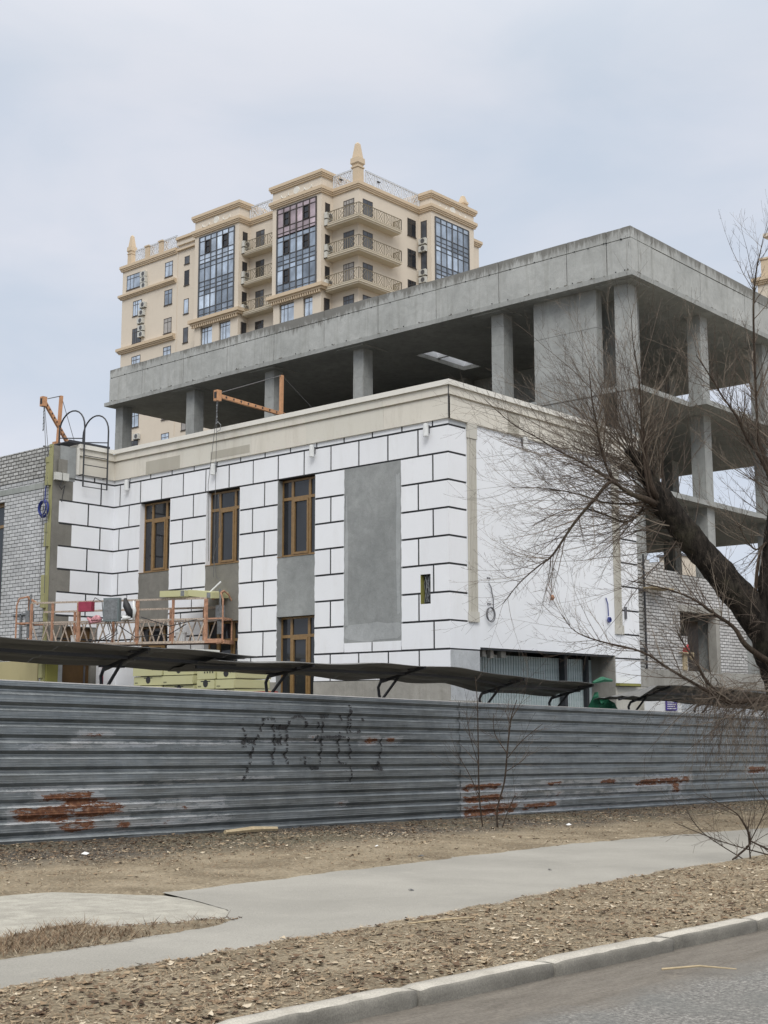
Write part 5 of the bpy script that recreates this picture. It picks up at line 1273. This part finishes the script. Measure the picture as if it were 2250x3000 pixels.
# kerb stones
jt = [-1.6, -.15, 1.3, 2.75, 4.6, 6.02, 7.37, 8.91, 10.32, 11.75, 13.2, 14.6, 16.05, 17.5, 18.95, 20.4, 21.9, 23.3]
names = {4.6: 'nearest kerb stone in view, at the bottom edge of the picture', 6.02: 'second kerb stone from the bottom edge, worn and stained', 7.37: 'third kerb stone from the bottom edge, beside the fallen twig', 8.91: 'fourth kerb stone from the bottom edge', 10.32: 'kerb stone cut off by the right edge of the picture'}
for a, b in zip(jt, jt[1:]):
    random.seed(int(a*100)); n = 16; m = 7; vs = []
    sk = U(-.012, .012); y0, y1, h = 5.0+sk, 5.2, .022+U(-.004, .006)
    sec = [(y0+.006, -.16), (y0, -.03), (y0+.002, h-.014), (y0+.016, h), (y0+.10, h+.004), (y1-.02, h-.002), (y1, -.16)]
    for i in range(n+1):
        x = a+.012+(b-a-.024)*i/n; ce = .012*max(0, 1-min(i, n-i)/1.2)
        for (y, z) in sec:
            k = .006*n2(x*6, y*30+z*9, 1, a)+(.008*n2(x*22, y*60+z*40, 1, a)+.03*max(0, n2(x*9, 3, 1, a)-.28) if y < y0+.05 else 0); vs.append((x, y+k+(ce if y < y0+.05 else 0), gz(x)+z+.005*n2(x*5, y*20, 1, 4)-(ce if z > -.05 else 0)-(.035*max(0, n2(x*9, 3, 1, a)-.28) if y < y0+.05 and z > 0 else 0)))
    p = MB(); p.add(vs, [(i*m+j, (i+1)*m+j, (i+1)*m+j+1, i*m+j+1) for j in range(m-1) for i in range(n)] + [tuple(range(m)), tuple(n*m+j for j in range(m-1, -1, -1))])
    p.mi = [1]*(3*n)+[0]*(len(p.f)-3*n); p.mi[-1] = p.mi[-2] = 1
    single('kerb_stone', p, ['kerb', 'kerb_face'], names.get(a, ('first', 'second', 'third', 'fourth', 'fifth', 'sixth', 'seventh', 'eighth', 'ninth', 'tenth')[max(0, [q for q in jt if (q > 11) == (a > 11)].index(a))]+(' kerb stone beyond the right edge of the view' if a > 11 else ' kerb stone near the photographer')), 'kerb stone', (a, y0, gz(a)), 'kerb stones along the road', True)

# leaf litter, dry grass, crumbs
def mleaf():
    m, t, b = nodes('leaf'); a = t.nodes.new('ShaderNodeAttribute'); a.attribute_name = 'tint'
    t.links.new(ramp(t, a.outputs['Fac'], [(0, (.045, .028, .018)), (.25, (.13, .084, .052)), (.5, (.24, .172, .108)), (.75, (.36, .285, .19)), (1, (.53, .46, .35))]), b.inputs['Base Color'])
    b.inputs['Roughness'].default_value = .8; b.inputs['Specular IOR Level'].default_value = .2; return m
M['leaf'] = mleaf()
def stuff(name, p, tint, loc=None):
    o = link(name, p, 'leaf'); o['kind'] = 'stuff'; at = o.data.attributes.new('tint', 'FLOAT', 'FACE'); at.data.foreach_set('value', tint); return o
def hz(x, y): return gz(x)+bumpf(x, y)
random.seed(31); lf, lt = MB(), []
def leaf(x, y, s, tn, lift=0):
    a = U(0, 2*pi); cu = U(.1, .8); tl = U(-.5, .5); z = hz(x, y)+.004+lift; ca, sa = cos(a), sin(a); L, w_ = s, s*U(.38, .62)
    P = []
    for u, v, h in ((-.5, 0, cu*.25), (-.15, -.5, 0), (.2, -.42, cu*.1), (.5, 0, cu*.35), (.2, .42, cu*.1+tl*.2), (-.15, .5, tl*.3), (0, 0, -cu*.05)):
        hh = abs(h)*s
        P.append((x+(u*L*ca-v*w_*sa), y+(u*L*sa+v*w_*ca), z+hh))
    lf.add(P, [(6, 0, 1), (6, 1, 2), (6, 2, 3), (6, 3, 4), (6, 4, 5), (6, 5, 0)]); lt.extend([tn]*6)
def inpath(x, y): return max(min(y-interp(PL, x), interp(PU, x)-y), slab_in(x, y)) > -.02
cnt = 0
while cnt < 27000:
    band = random.random()
    if band < .52:
        x = 3.6+ (random.random()**1.35)*20; y = 5.22+random.random()*2.4
        dn = .55+.9*fbm(x, y, .8)+ .25*(1-(y-5.2)/2)
    else:
        x = 6+ (random.random()**1.2)*26; y = 10.2+ (random.random()**.75)*4.8
        dn = .22+.9*fbm(x, y, .7)+1.1*max(0, (y-12.2)/2.0)
    if inpath(x, y) or random.random() > dn: continue
    cl = n2(x, y, 1.1, 9)-(.9*max(0, (y-13.1)/1.9) if band >= .52 else 0); leaf(x, y, (U(.015, .045) if random.random() < .8 else U(.045, .085)) if band < .52 else (U(.02, .05) if random.random() < .75 else U(.05, .095)), min(1, max(0, random.gauss(.50+.45*cl, .3)))); cnt += 1
for k in range(420):                                            # debris caught along the broken slab edge
    u_ = random.random(); x = 5.2+u_*2.75; y = interp([(5.2, 8.45), (6.2, 8.5), (6.4, 8.25), (7.3, 8.02), (7.95, 8.4)], x)+random.gauss(0, .05); leaf(x, y, U(.015, .045), U(0, .45))
for k in range(90):
    u_ = random.random(); leaf(7.35+.6*u_+random.gauss(0, .02), 8.05+1.5*u_+random.gauss(0, .03), U(.01, .03), U(0, .2))
for k in range(70):
    x = U(5, 20); leaf(x, U(7.4, 9.8), U(.02, .05), U(0, .5))
for k in range(1500):                                           # crumbs spilled over the path edges
    x = 4+ (random.random()**1.3)*22; up_ = random.random() < .5; y = (interp(PU, x)-abs(random.gauss(0, .14))) if up_ else (interp(PL, x)+abs(random.gauss(0, .12)))
    leaf(x, y, U(.006, .022), U(.0, .6))
for k in range(60):                                             # a few big red-brown leaves
    leaf(U(5, 14), U(5.3, 6.5), U(.06, .09), U(.15, .35), .006)
stuff('leaf_litter', lf, lt)
gr_, gt_ = MB(), []
cnt = 0
while cnt < 100000:
    band = random.random()
    if band < .5: x = 3.6+(random.random()**1.3)*20; y = 5.2+random.random()*2.5
    elif band < .93: x = 6+(random.random()**1.2)*26; y = 10.1+random.random()*4.9
    else:
        x = U(4, 7.6); y = U(7.65, 8.6)
        if x > 6.3 and random.random() < .8: continue
    if inpath(x, y) or random.random() > .55+.8*fbm(x, y, 1.2): continue
    a = U(0, 2*pi); L = U(.02, .09)*(1.4 if band > .93 else 1); h = L*(U(.03, .35) if band <= .93 else U(.1, .8)); w_ = U(.0015, .004); z = hz(x, y)
    dx, dy = cos(a), sin(a); gr_.add([(x-dy*w_, y+dx*w_, z), (x+dy*w_, y-dx*w_, z), (x+dx*L, y+dy*L, z+h)], [(0, 1, 2)])
    gt_.append(min(1, max(0, random.gauss(.60 if band <= .93 else .36, .18)))); cnt += 1
stuff('dry_grass', gr_, gt_)
# single bits lying about
def twig_thing(pts, r, label, name='fallen_twig', mat='timber'):
    P = [(x, y, (gz(x)-.07 if y < 5 else hz(x, y))+dz) for x, y, dz in pts]; single(name, MB().tube(P, r, 6), mat, label, 'twig', P[0])
twig_thing([(8.05, 4.62, .012), (8.25, 4.45, .03), (8.42, 4.27, .012)], [.008, .007, .004], 'pale broken twig lying on the road beside the kerb')
twig_thing([(7.9, 6.70, .02), (8.35, 6.62, .03), (8.6, 6.60, .02)], [.006, .009, .006], 'light stick lying in the dry grass beside the path')
twig_thing([(13.1, 14.55, .05), (13.7, 14.6, .06), (14.2, 14.62, .05)], [.03, .045, .035], 'piece of pale board lying in the leaves against the fence')
def scrap(x, y, s, mat, label, dz=.0):
    p = MB(); z = hz(x, y)+.01+dz; n = 7; pts = [(x+s*U(.6, 1)*cos(2*pi*k/n), y+s*U(.5, .9)*sin(2*pi*k/n), z+U(0, .02)) for k in range(n)]; top = (x, y, z+s*.5)
    p.add(pts+[top], [(k, (k+1) % n, n) for k in range(n)]+[tuple(range(n-1, -1, -1))]); single('litter_scrap', p, mat, label, 'litter', (x, y, z))
scrap(9.75, 13.3, .07, 'white_plastic', 'white scrap of litter on the dark soil at the left below the fence'); scrap(19.2, 12.7, .07, 'white_plastic', 'white scrap of litter in the leaves right of the saplings')
scrap(13.3, 11.8, .05, 'white_plastic', 'small pale scrap lying in the grass above the path'); scrap(12.4, 10.3, .05, 'rope', 'dark clod on the upper edge of the path', .02)
scrap(9.9, 8.35, .04, 'rope', 'small dark clod lying on the middle of the asphalt path', .02); scrap(12.6, 8.6, .035, 'rope', 'small dark crumb further along the asphalt path', .02)

# ================================================================ trees
def mbark(name, a, c, sc=1):
    m, t, b = nodes(name); p = pos(t, (1, 1, .35)); f = noi(t, p, 13*sc, 7, .75, .6)
    col = ramp(t, f, [(.38, a), (.70, c)]); col = mixc(t, ramp(t, noi(t, pos(t), 2, 4), [(.55, (0, 0, 0)), (.75, (.4, .4, .4))]), col, (.10, .095, .06))
    t.links.new(col, b.inputs['Base Color']); b.inputs['Roughness'].default_value = .95; b.inputs['Specular IOR Level'].default_value = .15; bump(t, b, f, 1.0, .05); return m
M['bark'] = mbark('bark', (.009, .008, .007), (.062, .052, .043)); M['branch_bark'] = mbark('branch_bark', (.045, .033, .026), (.12, .092, .07), 2)
M['twig'] = plain('twig', (.088, .066, .05), .9, 0, .35, 3, 0); M['twig_pale'] = plain('twig_pale', (.19, .155, .12), .9, 0, .3, 3, 0); M['cut_wood'] = plain('cut_wood', (.30, .22, .14), .9)
TS = 1.119
def T_(L, s=TS): return [(CAM + (Vector(q[:3])-CAM)*s, q[3]*s*(.86 if q[3] > .08 else .9)) for q in L]
TRUNK = [(20.82,8.98,-0.49,0.517),(20.65,8.90,0.70,0.449),(20.43,8.96,1.50,0.408),(20.18,9.12,2.04,0.394),(19.98,9.23,2.53,0.375),(19.86,9.25,3.01,0.340),(19.83,9.25,3.25,.28)]
LIMBL = [(19.95,9.20,2.55,0.30),(19.64,9.45,3.23,0.315),(19.31,9.71,3.71,0.272),(18.99,9.97,4.20,0.250),(18.71,10.19,4.63,0.250),(18.53,10.32,4.92,0.234),(18.44,10.39,5.08,0.180)]
STUB = [(18.50,10.35,4.95,0.19),(18.30,10.48,5.35,0.141),(18.18,10.57,5.60,0.115),(18.05,10.67,5.77,0.105)]
LIMBR = [(19.92,9.23,2.70,0.30),(19.83,9.17,3.49,0.272),(19.79,9.11,3.98,0.231),(19.75,8.96,4.78,0.190),(19.73,8.80,5.59,0.163),(19.75,8.7,6.6,.11)]
BR = [[(18.40,10.38,5.0,.09),(18.18,10.30,5.05,0.064),(18.06,10.31,5.27,0.059),(17.98,10.32,5.64,0.054),(17.91,10.31,6.04,0.046)],
 [(18.35,10.38,4.9,.07),(17.90,10.28,4.91,0.058),(17.72,10.46,5.00,0.037),(17.57,10.59,5.15,0.029),(17.46,10.67,5.34,0.027),(17.37,10.71,5.61,0.024),(17.30,10.73,5.85,0.021),(17.24,10.74,6.14,0.016),(17.18,10.75,6.39,0.013),(17.09,10.74,6.87,0.008)],
 [(17.57,10.59,5.15,0.026),(17.49,10.54,5.11,0.021),(17.26,10.75,5.32,0.018),(17.03,10.98,5.50,0.016),(16.80,11.20,5.66,0.013),(16.61,11.37,5.82,0.011),(16.31,11.67,6.06,0.008),(15.99,11.95,6.43,0.005)],
 [(17.57,10.59,5.15,0.026),(17.23,10.53,5.11,0.031),(17.13,10.69,4.90,0.029),(16.95,10.99,4.50,0.024),(16.79,11.29,4.02,0.018),(16.67,11.46,3.86,0.013),(16.50,11.71,3.60,0.010),(16.37,11.94,3.28,0.007)],
 [(18.4,10.4,4.96,.03),(18.19,10.40,4.94,0.024),(18.02,10.61,4.89,0.022),(17.73,10.93,4.91,0.016),(17.47,11.20,5.03,0.013),(17.10,11.59,5.13,0.008),(16.74,12.00,5.15,0.005)],
 [(18.44,10.45,4.98,.03),(18.34,10.53,4.95,0.027),(18.28,10.65,4.74,0.024),(18.15,10.82,4.63,0.022),(18.00,10.98,4.71,0.016),(17.73,11.25,4.84,0.014),(17.45,11.58,4.79,0.008),(17.19,11.93,4.58,0.005)],
 [(18.3,10.35,4.9,.03),(18.00,10.29,5.04,0.024),(17.88,10.29,5.63,0.021),(17.81,10.26,6.10,0.016),(17.71,10.22,6.73,0.013),(17.58,10.23,7.31,0.008),(17.51,10.21,7.74,0.005)],
 [(19.82,8.88,4.78,0.074),(19.57,9.02,5.40,0.044),(19.44,9.11,5.69,0.033),(19.28,9.22,5.96,0.027),(19.13,9.31,6.30,0.022),(18.95,9.44,6.60,0.016),(18.83,9.53,6.85,0.014),(18.60,9.69,7.26,0.008)],
 [(19.81,8.87,4.89,0.064),(19.48,9.05,5.70,0.033),(19.40,9.08,5.97,0.027),(19.32,9.05,6.51,0.024),(19.26,9.02,6.94,0.022),(19.12,8.93,8.01,0.019),(19.08,8.84,8.55,0.014),(19.09,8.76,8.87,0.008),(19.10,8.69,9.14,0.005)],
 [(20.5,8.9,1.9,.09),(19.29,8.62,1.92,0.078),(19.03,8.94,1.83,0.052),(18.82,9.18,1.81,0.041),(18.65,9.39,1.78,0.036),(18.42,9.61,1.94,0.028),(17.99,10.02,2.28,0.021),(17.68,10.31,2.54,0.018),(17.24,10.77,2.70,0.013),(16.98,11.04,2.85,0.008),(16.81,11.17,3.10,0.005)],
 [(19.7,9.2,2.4,.06),(19.18,9.34,2.66,0.048),(19.03,9.45,2.93,0.035),(18.81,9.65,3.14,0.027),(18.52,9.92,3.40,0.019),(18.18,10.27,3.56,0.013),(17.86,10.62,3.66,0.008)],
 [(18.65,9.39,1.78,0.034),(18.40,9.60,2.07,0.023),(18.24,9.71,2.38,0.018),(18.07,9.83,2.69,0.013),(18.00,9.87,2.84,0.008)],
 [(19.53,9.31,3.5,0.030),(19.53,9.21,4.13,0.024),(19.58,9.11,4.29,0.022),(19.49,9.25,4.18,0.016),(19.36,9.35,4.34,0.011),(19.24,9.43,4.61,0.008)]]
random.seed(17)
def grow(mb, p0, d0, L, r0, curve=(0, 0, 0), wig=.12, depth=0, subs=6, seg=.16, n=3, subl=.4, endr=.0016):
    """a shoot: wandering line with side twigs"""
    k = max(3, int(L/seg)); p = Vector(p0); d = Vector(d0).normalized(); cv = Vector(curve); pts = [p.copy()]; dirs = [d.copy()]
    for i in range(k):
        d = (d + cv*(seg/ max(L, .3))*1.6 + Vector((U(-1, 1), U(-1, 1), U(-1, 1)))*wig*.6).normalized(); p = p + d*(L/k); pts.append(p.copy()); dirs.append(d.copy())
    rr = [max(endr, r0*(1-.85*i/k)) for i in range(k+1)]; mb.tube(pts, rr, n, False)
    if depth > 0:
        for s in range(subs):
            t = .18+.8*(s+random.random())/subs; i = min(k-1, int(t*k)); a = dirs[i]
            q = a.orthogonal().normalized(); q.rotate(Matrix.Rotation(U(0, 2*pi), 3, a)); dd = (a*U(.55, 1.0)+q*U(.45, .9)+cv*.25)
            grow(mb, pts[i], dd, L*subl*U(.5, 1.15)*(1.15-t*.6), rr[i]*.62, cv*.8, wig*1.2, depth-1, max(2, int(subs*.55)), seg*.8, 3, subl, endr)
def along(L, lo=0):
    seg = random.uniform(lo, len(L)-1.001); i = int(seg); t = seg-i; return L[i][0].lerp(L[i+1][0], t), L[i][1]*(1-t)+L[i+1][1]*t, (L[i+1][0]-L[i][0]).normalized()
wt = T_(TRUNK)[0][0]
willow = Thing('willow_tree', 'big bare willow with a thick dark forked trunk leaning in from the right edge', 'tree', (wt.x, wt.y, gz(wt.x)))
def smoothed(L, m=6):
    out = []
    for i in range(len(L)-1):
        p0, p1, p2, p3 = L[max(0, i-1)][0], L[i][0], L[i+1][0], L[min(len(L)-1, i+2)][0]
        for k in range(m):
            t = k/m; q = .5*((2*p1)+(p2-p0)*t+(2*p0-5*p1+4*p2-p3)*t*t+(3*p1-p0-3*p2+p3)*t**3); out.append((q, L[i][1]*(1-t)+L[i+1][1]*t))
    out.append(L[-1]); return out
def rough_tube(L, n=18, amp=.10, m=6):
    L = smoothed(L, m); mb = MB(); mb.tube([q for q, r in L], [r for q, r in L], n)
    vs = []
    for idx, v in enumerate(mb.v):
        i = min(len(L)-1, idx//n); c, r = L[i]; d = Vector(v)-c; f = 1+amp*(noise.noise(Vector(v)*2.3)+.6*noise.noise(Vector(v)*7)+.35*noise.noise(Vector(v)*17)); vs.append(tuple(c+d*f))
    mb.v = vs; return mb
tr_ = willow.part('trunk', rough_tube(T_(TRUNK), 26, .16, 8), 'bark', None, True)
willow.part('limb', rough_tube(T_(LIMBL), 24, .16, 8), 'bark', None, True); willow.part('limb', rough_tube(T_(LIMBR), 22, .16, 8), 'bark', None, True)
st = willow.part('cut_stub', rough_tube(T_(STUB), 14, .1, 4), 'bark', None, True)
bm = MB(); br = [T_(L) for L in BR]
for L in br: q = smoothed(L, 4); bm.tube([a for a, r in q], [max(.003, r) for a, r in q], 7)
willow.part('branch', bm, 'branch_bark', None, True)
tw, tp = MB(), MB()
SR, SU, SF = Rt, Vector((0, 0, 1)), Vector((cos(YAW), sin(YAW), 0))      # screen-ish axes only used to say "left/up/away" of the tree's own crown
knob = T_(LIMBL)[-1][0]; stub = T_(STUB)
for k in range(160):                                            # burst of shoots from the pollard head
    a = radians(random.triangular(28, 262, 150)); el = U(-.65, .65); d = SR*cos(a)+SU*sin(a)+SF*el
    o_, r_0, _ = along(stub if random.random() < .45 else T_(LIMBL)[3:], 0); L = U(1.2, 3.6)*(1.0 if 60 < math.degrees(a) < 235 else .7)
    grow(tp if random.random() < .3 else tw, o_+d.normalized()*r_0*.6, d, L, U(.006, .013), SU*U(-.2, .75)+SR*U(-.3, .1), .13, 2, random.randint(7, 11), .13, 3, .36)
for L in br:                                                    # side shoots on every branch
    L = L[2:]
    for k in range(int(4+4*len(L))):
        o_, r_0, ax = along(L); q = ax.orthogonal(); q.rotate(Matrix.Rotation(U(0, 2*pi), 3, ax)); d = ax*U(.5, 1.1)+q.normalized()*U(.4, .9)
        grow(tp if random.random() < .3 else tw, o_, d, U(.5, 1.7), max(.004, min(.011, r_0*.5)), SU*U(-.1, .5), .14, 1 if r_0 < .01 else 2, random.randint(5, 8), .12, 3, .4)
RB = T_([(19.85, 8.9, 4.2, .1), (19.8, 8.85, 5.3, .1), (19.8, 8.8, 5.8, .06)])
for k in range(52):                                             # upright shoots of the right-hand crown
    a = radians(random.triangular(60, 178, 125)); d = SR*cos(a)+SU*sin(a)+SF*U(-.5, .5); o_, r_0, _ = along(RB)
    grow(tp if random.random() < .25 else tw, o_, d, U(1.3, 2.5), U(.007, .014), SU*U(.2, .9), .10, 2, random.randint(8, 12), .15, 3, .32)
LB = T_([(20.0, 8.8, 1.9, .09), (19.29, 8.62, 1.92, .078), (19.03, 8.94, 1.83, .05), (18.65, 9.39, 1.80, .036), (18.3, 9.7, 2.0, .02)])
for k in range(125):                                             # fine hanging shoots of the low branch
    o_, r_0, _ = along(LB); o_ = o_ + Vector((U(-.1, .35), U(-.4, .4), U(-.1, .3))); d = SR*U(-.8, .35)+SF*U(-.5, .5)+SU*U(-.9, .35)
    grow(tp if random.random() < .45 else tw, o_, d, U(.7, 1.9), U(.004, .009), SU*U(-1.1, -.1), .2, 2, random.randint(6, 10), .11, 3, .42)
for k in range(26):
    o_, r_0, _ = along(T_(TRUNK), 2); d = SR*U(-1, .3)+SF*U(-.8, .2)+SU*U(-.3, .7); grow(tw, o_+d.normalized()*r_0*.8, d, U(.6, 1.6), U(.005, .011), SU*U(-.3, .5), .16, 2, 6, .12, 3, .4)
willow.part('crown', tw, 'twig'); willow.part('crown', tp, 'twig_pale')

def small_plant(name, label, cat, paths, loc, sub, seed, mat='twig'):
    random.seed(seed); t = Thing(name, label, cat, loc); a, b = MB(), MB()
    for L in paths:
        L = [(Vector(q[:3]), q[3]) for q in L]; s = smoothed(L, 4) if len(L) > 2 else L; a.tube([q for q, r in s], [max(.0035, r) for q, r in s], 6)
        for k in range(sub):
            o_, r_0, ax = along(L, .3); q = ax.orthogonal(); q.rotate(Matrix.Rotation(U(0, 2*pi), 3, ax)); grow(b, o_, ax*U(.6, 1)+q.normalized()*U(.3, .8), U(.2, .7), max(.003, r_0*.5), SU*U(0, .3), .12, 1, 4, .09, 3, .4, .0015)
    t.part('stem', a, 'branch_bark'); t.part('twigs', b, mat)
small_plant('sapling', 'thin straight bare sapling, left of the two in front of the fence', 'sapling', [[(17.68,13.37,-0.27,0.014),(17.58,13.36,0.30,0.013),(17.49,13.30,1.01,0.011),(17.39,13.23,1.79,0.008),(17.31,13.21,2.23,0.006)],[(17.58,13.37,0.30,0.007),(17.41,13.46,0.68,0.006),(17.27,13.56,0.96,0.003)],[(17.52,13.32,0.79,0.006),(17.36,13.38,1.29,0.004),(17.28,13.38,1.68,0.003)]], (17.68, 13.37, -.24), 7, 41)
small_plant('sapling', 'forked crooked bare sapling, right of the two in front of the fence', 'sapling', [[(17.84,13.19,-0.27,0.017),(17.80,13.16,0.08,0.014),(17.83,13.03,0.52,0.014),(17.80,12.94,1.01,0.013),(17.78,12.85,1.51,0.010),(17.81,12.74,1.84,0.006)],[(17.81,12.94,0.96,0.008),(17.64,13.07,1.29,0.006),(17.58,13.05,1.62,0.004)],[(17.82,12.95,0.90,0.008),(17.94,12.74,1.18,0.007),(18.13,12.46,1.45,0.004)],[(17.88,13.14,-0.26,0.008),(17.92,13.02,0.07,0.008),(17.97,12.92,0.30,0.006)],[(17.82,12.99,0.68,0.007),(17.98,12.78,0.85,0.006),(18.04,12.67,1.01,0.003)],[(17.80,12.86,1.40,0.006),(17.70,12.90,1.68,0.003)],[(17.78,12.85,1.51,0.006),(17.87,12.67,1.84,0.003),(17.89,12.58,2.17,0.003)]], (17.84, 13.19, -.25), 6, 42)
small_plant('cut_branch', 'bare brushy branch lying at the edge of the path at the right', 'branch', [[(15.30,7.75,-0.16,0.010),(15.48,7.76,-0.12,0.013),(15.56,7.63,0.05,0.013),(15.45,7.69,0.32,0.011),(15.35,7.78,0.44,0.008),(15.11,8.01,0.61,0.004)],[(15.56,7.63,0.05,0.011),(15.80,7.39,-0.10,0.015),(16.1,7.2,-.16,.016)],[(15.56,7.63,0.05,0.008),(15.62,7.50,0.32,0.006),(15.65,7.42,0.52,0.004)],[(15.54,7.71,-0.18,0.008),(15.16,8.06,0.15,0.006),(14.99,8.19,0.44,0.004)],[(15.60,7.66,-0.19,0.011),(15.56,7.65,-0.02,0.008),(15.52,7.64,0.23,0.006)],[(15.9,7.5,-.15,.01),(15.3,7.9,.05,.007),(14.7,8.2,.30,.004)],[(16.0,7.3,-.15,.01),(15.9,7.4,.3,.007),(15.7,7.6,.7,.004)]], (15.5, 7.7, -.18), 9, 43)
